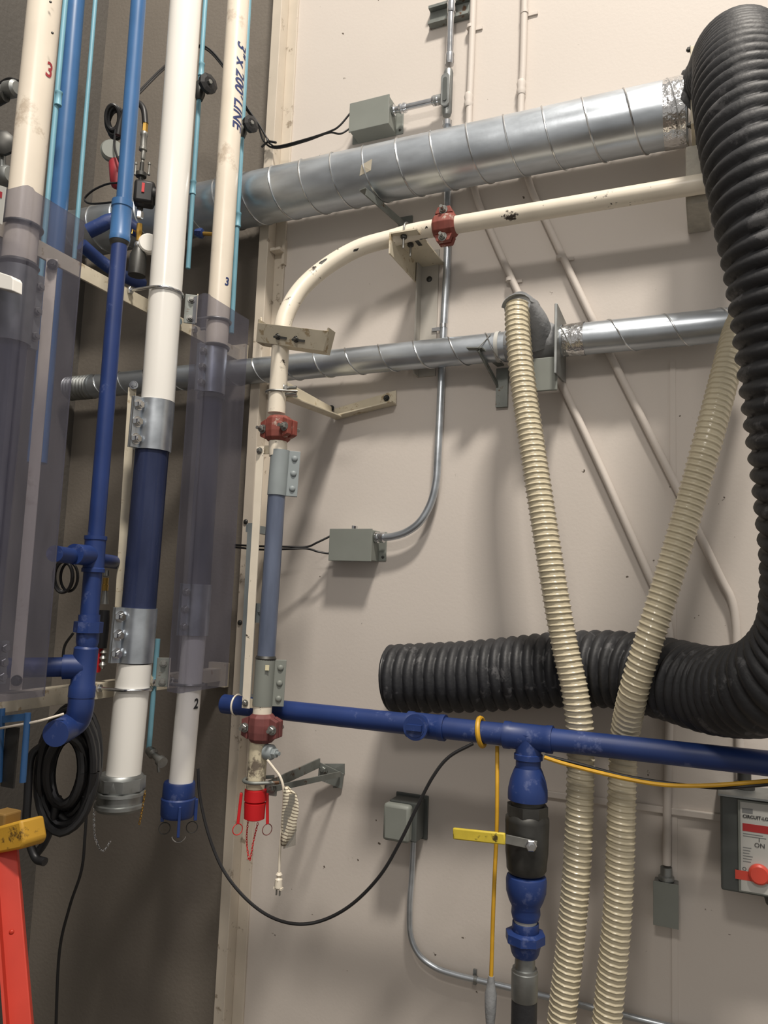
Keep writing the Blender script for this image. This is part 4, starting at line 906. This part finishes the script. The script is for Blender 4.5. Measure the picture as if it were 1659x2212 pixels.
# ---- third pipe: 3" x 200' LINE
o3 = 0.40
t = thing('test_pipe', P(390, 1770, o3), 'cream pipe lettered in blue behind the narrow clear guard with blue cap', 'pipe')
pa3, pb3 = P(518, -50, o3), P(467, 752, o3); r3 = 0.0435
part('pipe', MB().cyl(pb3, pa3, r3, 36), m_creamp, t, label='cream plastic pipe with blue lettering')
ax3 = (pa3 - pb3).normalized()
def on3(px, py):
    a = P(px, py, o3); best = min((lerp(pb3, pa3, k / 400) for k in range(401)), key=lambda q_: ((q_ - CAM).normalized() - (a - CAM).normalized()).length)
    return best
def surf(axp, frac):
    d_ = CAM - axp; d_ = (d_ - ax3 * d_.dot(ax3)).normalized(); s_ = ax3.cross(d_)
    if s_.dot(right_w) < 0: s_ = -s_
    return axp + (s_ * frac + d_ * math.sqrt(1 - frac * frac)) * r3, s_, d_
def ax_at(py):
    lo, hi = 0.0, 1.0
    for _ in range(40):
        m = (lo + hi) / 2; k = lerp(pb3, pa3, m) - CAM
        if k.dot(down_w) / k.dot(fwd_w) * F + CY > py: lo = m
        else: hi = m
    return lerp(pb3, pa3, lo)
axp = ax_at(193)
sp, s_, d_ = surf(axp, 0.60)
tl = (P(525, 97, o3).z - P(514, 290, o3).z)
text_on(t, '3" x 200\' LINE', sp, -ax3, s_ * 0.8 + d_ * -0.6, tl / 6.15, m_ink, 'lettering', shear=0.25, bold=0.0012, wrap=(axp, ax3, r3))
axq = ax_at(615); sp, s_, d_ = surf(axq, 0.55)
text_on(t, '3', sp, s_, ax3, 0.046, m_ink, 'number', shear=0.1, bold=0.0012, wrap=(axq, ax3, r3))
sleeve(t, P(457, 852, o3), P(463, 752, o3), r3 + 0.007, -vr * 0.8 + vw * 0.6, m_galv, m_bolt, 3, 0.032, False, 0.012, 'galvanised clamp sleeve')
part('seal_band', MB().lathe(P(466, 752, o3), Z, [(-0.004, r3 + 0.008), (0.004, r3 + 0.010), (0.01, r3 + 0.003)], 28), m_steel, t)
part('sight_tube', MB().pipe(P(429, 1270, o3), P(457, 850, o3), r3, 0.004, 34), m_sights, t, label='smoky sight tube')
part('tube_core', MB().cyl(P(429, 1270, o3), P(457, 850, o3), r3 * 0.88, 28), mat('tube_inside_grey', (86, 88, 104)), t)
part('seal_band', MB().lathe(P(456, 856, o3), Z, [(-0.012, r3 + 0.008), (0.0, r3 + 0.009), (0.004, r3 + 0.003)], 28), m_steel, t)
sleeve(t, P(420, 1372, o3), P(428, 1262, o3), r3 + 0.007, -vr * 0.8 + vw * 0.6, m_galv, m_bolt, 3, 0.032, False, 0.012, 'galvanised clamp sleeve')
part('pipe', MB().cyl(P(390, 1700, o3), P(420, 1372, o3), r3, 36), m_white, t, label='white plastic pipe')
axn = P(407, 1518, o3); d_ = CAM - axn; d_.z = 0; d_.normalize(); s_ = V((-d_.y, d_.x, 0)); s_ = s_ if s_.dot(right_w) > 0 else -s_
text_on(t, '2', axn + (s_ * 0.62 + d_ * 0.785) * r3, s_, Z, 0.05, m_dink, 'number', shear=0.1, bold=0.0015, wrap=(axn, Z, r3))
c3_ = vstack(t, 'cam_cap', 388, o3, [(1688, 66), (1692, 70), (1718, 72), (1721, 70), (1724, 76), (1758, 74), (1764, 66), (1766, 40)], m_blue, 30, 'blue cam lock cap')
for s in (-1, 1):
    lv = P(388, 1745, o3) + vr * (0.058 * s)
    part('cam_lever', MB().bar(lv + Z * 0.03, lv - Z * 0.045, 0.012, 0.018, vw), m_blue, c3_, smooth=False, bevel=0.002)
    part('lever_ring', MB().torus(lv - Z * 0.07 - vr * (0.01 * s), vw, 0.02, 0.0018, 20, 6), m_steel, c3_)
lv = P(388, 1745, o3) + vw * 0.058
part('cam_lever', MB().bar(lv + Z * 0.02, lv - Z * 0.085, 0.010, 0.018, vw), m_blue, c3_, smooth=False, bevel=0.002)
part('pull_ring', MB().torus(P(386, 1795, o3) + vw * 0.05, vw, 0.024, 0.0018, 22, 6, 3.3, 6.1), m_chrome, c3_)
xg3 = P(455, 638, 0.59).x
g3 = [P(420, 640, 0.60), P(438, 633, 0.62), P(445, 633, 0.618), P(452, 636, 0.605), P(455, 638, 0.59), Q(520, 655, xg3), Q(538, 672, xg3)]
guard(g3, P(445, 633, 0.62).z, P(400, 1497, 0.60).z, 'narrow clear plastic guard bent round the lettered cream pipe')

# U bolts on the rack
for lab, c, r_, m_, z_ in (('zinc U bolt round the white pipe on the upper rack bar', P(356, 634, o2), rw, m_chrome, 0), ('zinc U bolt round the white pipe on the lower rack bar', P(285, 1487, o2), rw, m_chrome, 0), ('pale U bolt round the lettered pipe inside the narrow guard', P(470, 695, o3), r3, m_bolt, 0), ('pale U bolt round the lower white pipe under the narrow guard', P(411, 1478, o3), r3, m_bolt, 0)):
    tt = thing('pipe_clamp', c, lab, 'clamp', 'pipe U bolts'); ubolt(tt, c, Z, r_, -X, 0.115, m_, 0.0055)
    for s in (-1, 1): part('nut', MB().hexn(V((XB + 0.001, c.y + s * (r_ + 0.0055), c.z)), X, 0.014, 0.010), m_chrome, tt)
# bolted clip plates between white and lettered pipe
for (px, py), lab in (((412, 668), 'green grey bolted clip plate beside narrow guard on upper rack bar'), ((352, 1452), 'grey bolted clip plate right of the lower white pipe')):
    c = P(px, py, 0.56); t = thing('clip_plate', c, lab, 'plate')
    hgt = 0.11 if py < 1000 else 0.10
    part('plate', MB().box(c, 0.045, 0.006, hgt, Matrix((vr, -vw, Z)).transposed()), m_iron, t, smooth=False, bevel=0.001)
    part('plate_edge', MB().box(c + vr * 0.022 + vw * 0.008, 0.004, 0.02, hgt, Matrix((vr, -vw, Z)).transposed()), m_bracket, t, smooth=False)
    for s in (-1, 1): bolt(t, c + Z * (s * hgt * 0.32) + vw * 0.004, vw, 0.010, m_bolt)

# ---- blue pipe between the first two
o4 = 0.95
t = thing('water_pipe', P(165, 1570, o4), 'blue upright pipe with couplings between the left cream pipe and white pipe', 'pipe')
r4 = 0.0245
pA, pB = P(303, -50, o4), P(267, 445, o4)
part('pipe', MB().cyl(pB, pA, r4, 30), m_lblue, t, label='lighter blue upper pipe')
def lst(name, a, b, prof, m, sg=30, label=None):       # fitting along a->b; prof = [(t 0..1, radius factor)]
    L_ = (b - a).length; return part(name, MB().lathe(a, b - a, [(k * L_, f * r4) for k, f in prof], sg), m, t, label=label)
lst('coupling', P(265, 436, o4), P(258, 522, o4), [(0, 1), (0, 1.38), (0.16, 1.38), (0.18, 1.28), (0.86, 1.28), (0.88, 1.34), (1, 1.3), (1, 1)], m_lblue, 30, 'lighter blue coupling')
lst('seal', P(258, 520, o4), P(257, 535, o4), [(0, 1.3), (0.5, 1.2), (1, 0.9)], m_steel)
part('pipe', MB().cyl(P(207, 1165, o4), P(258, 530, o4), r4 * 1.02, 30), m_blue, t, label='dark blue lower pipe')
lst('tee', P(207, 1158, o4), P(201, 1236, o4), [(0, 1), (0, 1.38), (0.1, 1.38), (0.12, 1.28), (0.88, 1.28), (0.9, 1.4), (1, 1.4), (1, 1)], m_blue)
part('pipe', MB().cyl(P(192, 1345, o4), P(201, 1230, o4), r4 * 1.12, 30), m_blue, t)
lst('union', P(193, 1328, o4), P(192, 1345, o4), [(0, 1.3), (1, 1.3)], m_blue)
lst('union_nut', P(192, 1343, o4), P(190, 1366, o4), [(0, 1.75), (1, 1.75)], m_blue, 8)
lst('union', P(190, 1366, o4), P(188, 1400, o4), [(0, 1.35), (0.6, 1.35), (1, 1.15)], m_blue)
lst('elbow_tee', P(187, 1395, o4), P(176, 1505, o4), [(0, 1.2), (0.05, 1.45), (0.75, 1.45), (0.8, 1.6), (1, 1.6), (1, 1)], m_blue)
part('branch', MB().lathe(P(182, 1440, o4), (P(60, 1442, o4 + 0.10) - P(182, 1440, o4)), [(0, r4 * 1.5), (0.06, r4 * 1.5), (0.06, r4 * 1.2), (0.26, r4 * 1.2)], 28), m_blue, t)
part('elbow', MB().tube(cr([P(176, 1500, o4), P(174, 1530, o4), P(166, 1556, o4), P(145, 1572, o4 + 0.03), P(120, 1585, o4 + 0.10)], 8), r4 * 1.55, 24), m_blue, t)
part('branch', MB().cyl(P(118, 1196, o4 + 0.22), P(252, 1215, 0.62), r4 * 0.95, 24), m_blue, t)
part('branch_hub', MB().cyl(P(160, 1197, o4 + 0.10), P(200, 1200, o4 + 0.0), r4 * 1.25, 24), m_blue, t)
# big light-blue pipe and cyan lines by the side wall
def upipe(name, a, b, wpx, m, label, cat='pipe', group=None):
    return thing(name, b, label, cat, group), a, b
p5a, p5b = P(167, -50, 0.48), P(80, 1000, 0.48)
t = thing('water_pipe', p5b, 'broad light blue pipe standing behind the left cream pipe', 'pipe')
part('pipe', MB().cyl(p5b, p5a, rv(42, P(150, 200, 0.48)), 30), m_lblue, t)
part('pipe_offset', MB().tube(cr([P(190, 500, 0.62), P(215, 488, 0.60), P(235, 478, 0.58), P(262, 476, 0.55), P(300, 500, 0.50)], 6), 0.028, 20), m_blue, t)
part('pipe_offset', MB().tube(cr([P(176, 528, 0.70), P(215, 562, 0.62), P(258, 592, 0.55), P(310, 615, 0.45)], 6), 0.024, 20), m_blue, t)
def cyan(pts, wpx, label, cps=()):
    t = thing('thin_pipe', pts[-1], label, 'pipe', 'thin cyan pipes'); r_ = rv(wpx, pts[0])
    part('pipe', MB().tube(pts, r_, 14), m_cyan, t)
    for p in cps: part('coupling', MB().lathe(p, Z, [(0, r_), (0, r_ * 1.35), (0.008, r_ * 1.35), (0.01, r_ * 1.22), (0.05, r_ * 1.22), (0.052, r_ * 1.35), (0.06, r_ * 1.35), (0.06, r_)], 16), m_cyan, t)
    return t
cyan([P(146, -50, 0.62), P(86, 620, 0.62)], 12, 'thin cyan pipe along the right edge of the left cream pipe', [P(125, 228, 0.62)])
cyan([P(210, -50, 0.34), P(160, 560, 0.34)], 10, 'thin cyan pipe right of the broad light blue pipe')
tC = cyan([P(447, -50, 0.30), P(406, 580, 0.30)], 10, 'thin cyan pipe along the right edge of the white pipe', [P(434, 165, 0.30), P(416, 420, 0.30)])
tD = cyan([P(541, -50, 0.29), P(500, 720, 0.29)], 10, 'thin cyan pipe along the right edge of the lettered pipe', [P(513, 490, 0.29)])
def valve_knob(c, label, s=1.0):
    t = thing('shutoff_valve', c, label, 'valve', 'black shutoff valves')
    part('valve_body', MB().lathe(c + Z * 0.035 * s, -Z, [(0, 0.010 * s), (0.012 * s, 0.018 * s), (0.05 * s, 0.018 * s), (0.07 * s, 0.011 * s)], 14), m_steel, t)
    b = MB(); k = 8
    ax = vw
    part('handwheel', MB().lathe(c + ax * 0.02 * s + vr * 0.012, ax + vr * 0.6, [(0, 0.012 * s), (0.018 * s, 0.012 * s), (0.02 * s, 0.032 * s), (0.036 * s, 0.034 * s), (0.04 * s, 0.02 * s)], 9), m_cable, t, smooth=False)
    part('stem_nut', MB().hexn(c + vw * 0.055 * s + vr * 0.03 * s, vw + vr * 0.6, 0.008 * s, 0.008 * s), m_bolt, t)
valve_knob(P(432, 196, 0.30), 'black handwheel valve on the cyan pipe beside white pipe', 1.25)
valve_knob(P(524, 280, 0.29), 'black handwheel valve on the cyan pipe beside the lettering', 1.05)
t = thing('drain_cock', P(432, 505, 0.30), 'small blue hexagon fitting with brass tip left of lettered pipe', 'fitting')
part('hex_body', MB().lathe(P(422, 503, 0.42), P(462, 506, 0.40) - P(422, 503, 0.42), [(0, 0.014), (0.018, 0.02), (0.03, 0.02), (0.034, 0.012)], 6), m_blue, t); part('tip', MB().cyl(P(432, 504, 0.415), P(466, 506, 0.40), 0.008, 10), m_brass, t)
# cyan leg low behind the white pipe with its fitting
t = thing('drain_cock', P(336, 1640, 0.40), 'small galvanised tap fitting between the two white pipe ends', 'fitting')
part('tap_body', MB().lathe(P(322, 1620, 0.44), V((0.9, -0.3, -0.3)), [(0, 0.016), (0.03, 0.02), (0.04, 0.012), (0.075, 0.014), (0.08, 0.02), (0.1, 0.02)], 12), m_bolt, t)
part('riser', MB().cyl(P(321, 1625, 0.44), P(341, 1380, 0.44), 0.0095, 14), m_cyan, t); part('tap_stem', MB().cyl(P(340, 1638, 0.42), P(343, 1668, 0.42), 0.006, 10), m_bolt, t)

# ---- valve train between blue and white pipe
ov = 0.62
t = thing('valve_train', P(296, 590, ov), 'stack of brass and steel fittings with black actuator left of white pipe', 'valve')
def vf(name, px, prof, m, sg=18, label=None): return vstack(t, name, px, ov, prof, m, sg, label)
part('air_hose', MB().tube(cr([P(255, 292, ov), P(262, 258, ov), P(276, 232, ov), P(296, 222, ov), P(310, 236, ov), P(314, 268, ov)], 8), 0.0115, 14), m_cable, t)
vf('brass_nut', 314, [(264, 13), (286, 13)], m_brass, 6)
vf('coupling', 312, [(284, 11), (288, 17), (293, 17), (295, 14), (318, 14), (320, 18), (325, 18), (327, 12)], m_bolt)
vf('nipple', 310, [(326, 10), (343, 10), (345, 8)], m_bolt)
for dx in (-14, 0, 15): vf('yoke_bolt', 308 + dx, [(347 + abs(dx) * 0.3, 7), (351 + abs(dx) * 0.3, 7), (352 + abs(dx) * 0.3, 4), (372, 4), (373, 7), (378, 7)], m_bolt, 10)
vf('yoke', 307, [(352, 9), (372, 10), (374, 24), (382, 24), (384, 11), (398, 11)], m_steel)
ac = P(312, 420, ov + 0.01)
part('actuator', MB().box(ac, 0.075, 0.06, 0.09, Matrix((vr, -vw, Z)).transposed()), m_cable, t, bevel=0.012, label='black actuator')
part('actuator_knob', MB().lathe(ac + vr * 0.03, vr, [(0, 0.034), (0.03, 0.034), (0.036, 0.028)], 16), m_cable, t)
part('red_mark', MB().box(ac + vw * 0.032 - vr * 0.004 + Z * 0.01, 0.010, 0.004, 0.036, Matrix((vr, -vw, Z)).transposed()), m_bred, t, smooth=False)
vf('lower_stem', 303, [(444, 14), (452, 14)], m_steel)
vf('hex_nut', 303, [(450, 13), (458, 14), (459, 17), (471, 17), (473, 12)], m_chrome, 6)
vf('brass_fitting', 302, [(484, 13), (496, 14), (498, 15), (505, 15), (507, 13), (521, 12)], m_brass, 8)
part('elbow_ball', MB().sphere(P(299, 529, ov), 0.016), m_chrome, t)
part('drop', MB().lathe(P(300, 535, ov), -Z, [(0, 0.018), (0.03, 0.03), (0.11, 0.032)], 16), m_steel, t)
part('petcock', MB().tube([P(292, 500, ov + 0.01), P(286, 496, ov + 0.02), P(285, 505, ov + 0.02)], 0.003, 6), m_brass, t)
t = thing('pressure_gauge', P(318, 535, 0.60), 'white round gauge half hidden behind white pipe', 'gauge')
part('gauge_case', MB().lathe(P(322, 530, 0.60), vw, [(0, 0.038), (0.02, 0.038), (0.026, 0.032)], 24), m_white, t)
t = thing('hand_tester', P(243, 400, 0.55), 'red handled tester with grey round head behind the blue pipe', 'tool')
hc = P(243, 330, 0.52)
part('head', MB().lathe(hc, vw, [(0, 0.044), (0.02, 0.046), (0.03, 0.038)], 26), m_boxg, t)
part('handle', MB().lathe(P(248, 343, 0.52), (P(254, 402, 0.52) - P(248, 343, 0.52)), [(0, 0.016), (0.02, 0.026), (0.10, 0.028), (0.125, 0.024), (0.135, 0.012)], 14), mat('tester_red', (150, 42, 52), rough=0.5), t)
# coils and loose cables
def coil(name, c, n, rx, rz, r, label, m=m_cable, tilt=0.25):
    t = thing(name, c - Z * rz, label, 'cable')
    for i in range(n):
        k = random.uniform(0.85, 1.1); dx = random.uniform(-0.012, 0.012); ph = random.uniform(0, 1); pts = []
        for j in range(25):
            a = 2 * math.pi * j / 24; pts.append(c + vr * (rx * k * math.cos(a) + dx) + Z * (rz * k * math.sin(a) - rz * 0.1 * k) + vw * (0.02 * math.sin(a + ph) + (i - n / 2) * r * 1.2))
        part('loop', MB().tube(pts, r, 8), m, t)
    return t
coil('air_hose', P(248, 258, 0.50), 6, 0.030, 0.048, 0.008, 'small black hose bundle hung behind the blue pipe')
coil('cable_coil', P(143, 1243, 0.90), 5, 0.032, 0.054, 0.0045, 'thin black cable coil hanging from the blue tee')
cable('cable', [[P(255, 395, 0.56), P(230, 398, 0.56), P(200, 412, 0.56), P(183, 430, 0.56), P(198, 440, 0.56), P(250, 436, 0.56)]], 0.0042, m_cable, 'thin black cable loop left of the blue coupling')
cable('cable', [[P(250, 280, 0.55), P(247, 310, 0.55), P(252, 335, 0.55), P(258, 350, 0.55)]], 0.0045, m_cable, 'short black cable down to the red handled tester')
cable('cable', [[P(135, 1430, 0.80), P(140, 1395, 0.80), P(158, 1368, 0.80)]], 0.0045, m_cable, 'short dark cable arching above the blue branch pipe')
# black hose bundle under the blue elbow
cb = P(146, 1660, 0.86)
t = thing('hose_bundle', cb - Z * 0.25, 'tangled black hose bundle under the blue elbow with ends hanging down', 'hose')
for i in range(13):
    k = random.uniform(0.55, 1.1); ph = random.uniform(0, 6.28); pts = []
    for j in range(29):
        a = 2 * math.pi * j / 28; pts.append(cb + vr * (0.082 * k * math.cos(a)) + Z * (0.17 * k * math.sin(a) + random.uniform(-0.002, 0.002)) + vw * (0.035 * math.sin(a + ph) + (i - 6) * 0.008))
    part('loop', MB().tube(pts, 0.0125, 8), m_cable, t)
for pts in ([P(105, 1700, 0.88), P(96, 1760, 0.88), P(84, 1800, 0.89), P(62, 1822, 0.90)], [P(125, 1720, 0.88), P(112, 1780, 0.88), P(95, 1822, 0.89), P(72, 1852, 0.9)], [P(115, 1600, 0.9), P(85, 1615, 0.92), P(66, 1640, 0.94), P(60, 1720, 0.95), P(58, 1790, 0.95), P(75, 1850, 0.95), P(97, 1862, 0.95)], [P(185, 1720, 0.84), P(176, 1755, 0.84), P(150, 1772, 0.85), P(130, 1760, 0.86)]):
    part('hose_end', MB().tube(cr(pts, 8), 0.0125, 10), m_cable, t)
cable('cable', [[P(190, 1700, 0.60), P(184, 1800, 0.60), P(176, 1880, 0.6), P(150, 1960, 0.6), P(128, 2060, 0.6), P(120, 2240, 0.6)]], 0.005, m_cable, 'dark hanging cable on the shaded wall below the hose bundle')

# second little valve train by the lower sleeve
t = thing('valve_train', P(222, 1440, 0.70), 'short brass and steel fittings with red valve left of lower sleeve', 'valve')
ov = 0.70
def vf2(name, px, prof, m, sg=16): return vstack(t, name, px, 0.70, prof, m, sg)
vf2('collar', 230, [(1232, 14), (1244, 16), (1246, 12)], m_bolt); vf2('brass_nut', 229, [(1248, 12), (1262, 12), (1263, 14), (1276, 14)], m_brass, 8)
vf2('nipple', 227, [(1276, 12), (1290, 16), (1305, 20)], m_bolt); vf2('body', 224, [(1318, 28), (1360, 30), (1400, 26)], m_cable)
vf2('red_body', 214, [(1385, 16), (1396, 22), (1440, 22), (1452, 14)], m_bred)
vf2('studs', 224, [(1405, 8), (1410, 18), (1414, 8), (1422, 18), (1428, 8), (1436, 18), (1444, 8)], m_bolt)

# fittings at the left edge behind the cream pipe
t = thing('pipe_fitting', P(10, 215, 0.95), 'grey pipe clamp with black hose at the upper left edge', 'fitting')
part('clamp', MB().lathe(P(38, 190, 0.95), P(-30, 205, 0.95) - P(38, 190, 0.95), [(0, 0.022), (0.01, 0.03), (0.05, 0.03), (0.055, 0.022), (0.13, 0.024)], 18), m_galvd, t)
part('hose', MB().tube(cr([P(40, 175, 0.95), P(18, 170, 0.95), P(-8, 185, 0.95), P(-30, 200, 0.95)], 6), 0.005, 8), m_cable, t)
part('hub', MB().lathe(P(12, 208, 0.96), -X, [(0, 0.02), (0.05, 0.026)], 12), m_steel, t)
t = thing('pipe_fitting', P(8, 400, 0.95), 'weathered grey valve and tee at the left edge above notice card', 'fitting')
part('handwheel', MB().lathe(P(8, 318, 0.95), vw, [(0, 0.02), (0.02, 0.046), (0.035, 0.046), (0.045, 0.03)], 10), m_steel, t)
part('tee', MB().lathe(P(24, 378, 0.95), -X, [(0, 0.028), (0.012, 0.036), (0.05, 0.034), (0.06, 0.026), (0.12, 0.026)], 20), m_galvd, t)
part('stem', MB().cyl(P(5, 330, 0.95), P(5, 372, 0.95), 0.012, 12), m_galvd, t)

# lower left: hose rack frame and ladder
t = thing('tube_stand', P(55, 1690, 1.10), 'small blue tube frame standing below the wide clear guard', 'stand')
part('post', MB().cyl(P(49, 1690, 1.10), P(60, 1540, 1.10), 0.009, 14), m_lblue, t); part('post', MB().cyl(P(-4, 1690, 1.10), P(3, 1530, 1.10), 0.011, 14), m_lblue, t)
part('top_rail', MB().bar(P(-4, 1555, 1.10), P(60, 1548, 1.10), 0.01, 0.02), m_lblue, t, smooth=False)
part('mesh_panel', MB().box(P(22, 1635, 1.09), 0.05, 0.006, 0.17), m_steel, t, smooth=False)
cable('cord', [[P(-10, 1575, 1.12), P(40, 1566, 1.11), P(90, 1556, 1.08), P(138, 1542, 1.04)]], 0.0035, m_cream, 'thin white cord crossing the blue tube frame', 'cord')
ol = 1.35
la, lb = P(14, 1835, ol), P(48, 2260, ol + 0.08)
t = thing('ladder', V((lb.x, lb.y, 0)), 'orange fibreglass ladder rail with yellow end cap at lower left', 'ladder')
d_ = (lb - la).normalized(); lfoot = la + d_ * ((la.z - 0.0) / -d_.z)
part('rail', MB().bar(la, lfoot, 0.050, 0.024, -vw), m_orange, t, smooth=False, bevel=0.003)
part('rail_flange', MB().bar(la + vw * 0.012 - vr * 0.022, lfoot + vw * 0.012 - vr * 0.022, 0.006, 0.05, -vw), m_orange, t, smooth=False)
part('end_cap', MB().prism([P(-22, 1790, ol + 0.03), P(8, 1782, ol + 0.03), P(44, 1772, ol + 0.03), P(52, 1820, ol + 0.03), P(46, 1834, ol + 0.03), P(-22, 1848, ol + 0.03)], V((0.01, 0.06, 0))), m_yplas, t, bevel=0.006)
part('cap_top', MB().box(P(12, 1765, ol), 0.05, 0.05, 0.03), mat('cap_brown', (120, 92, 44), rough=0.6), t, smooth=False, bevel=0.004)
for k_ in (0.09, 0.40, 0.7): rivet(t, lerp(la, lfoot, k_) + vw * 0.013, vw, 0.006, m_orange)
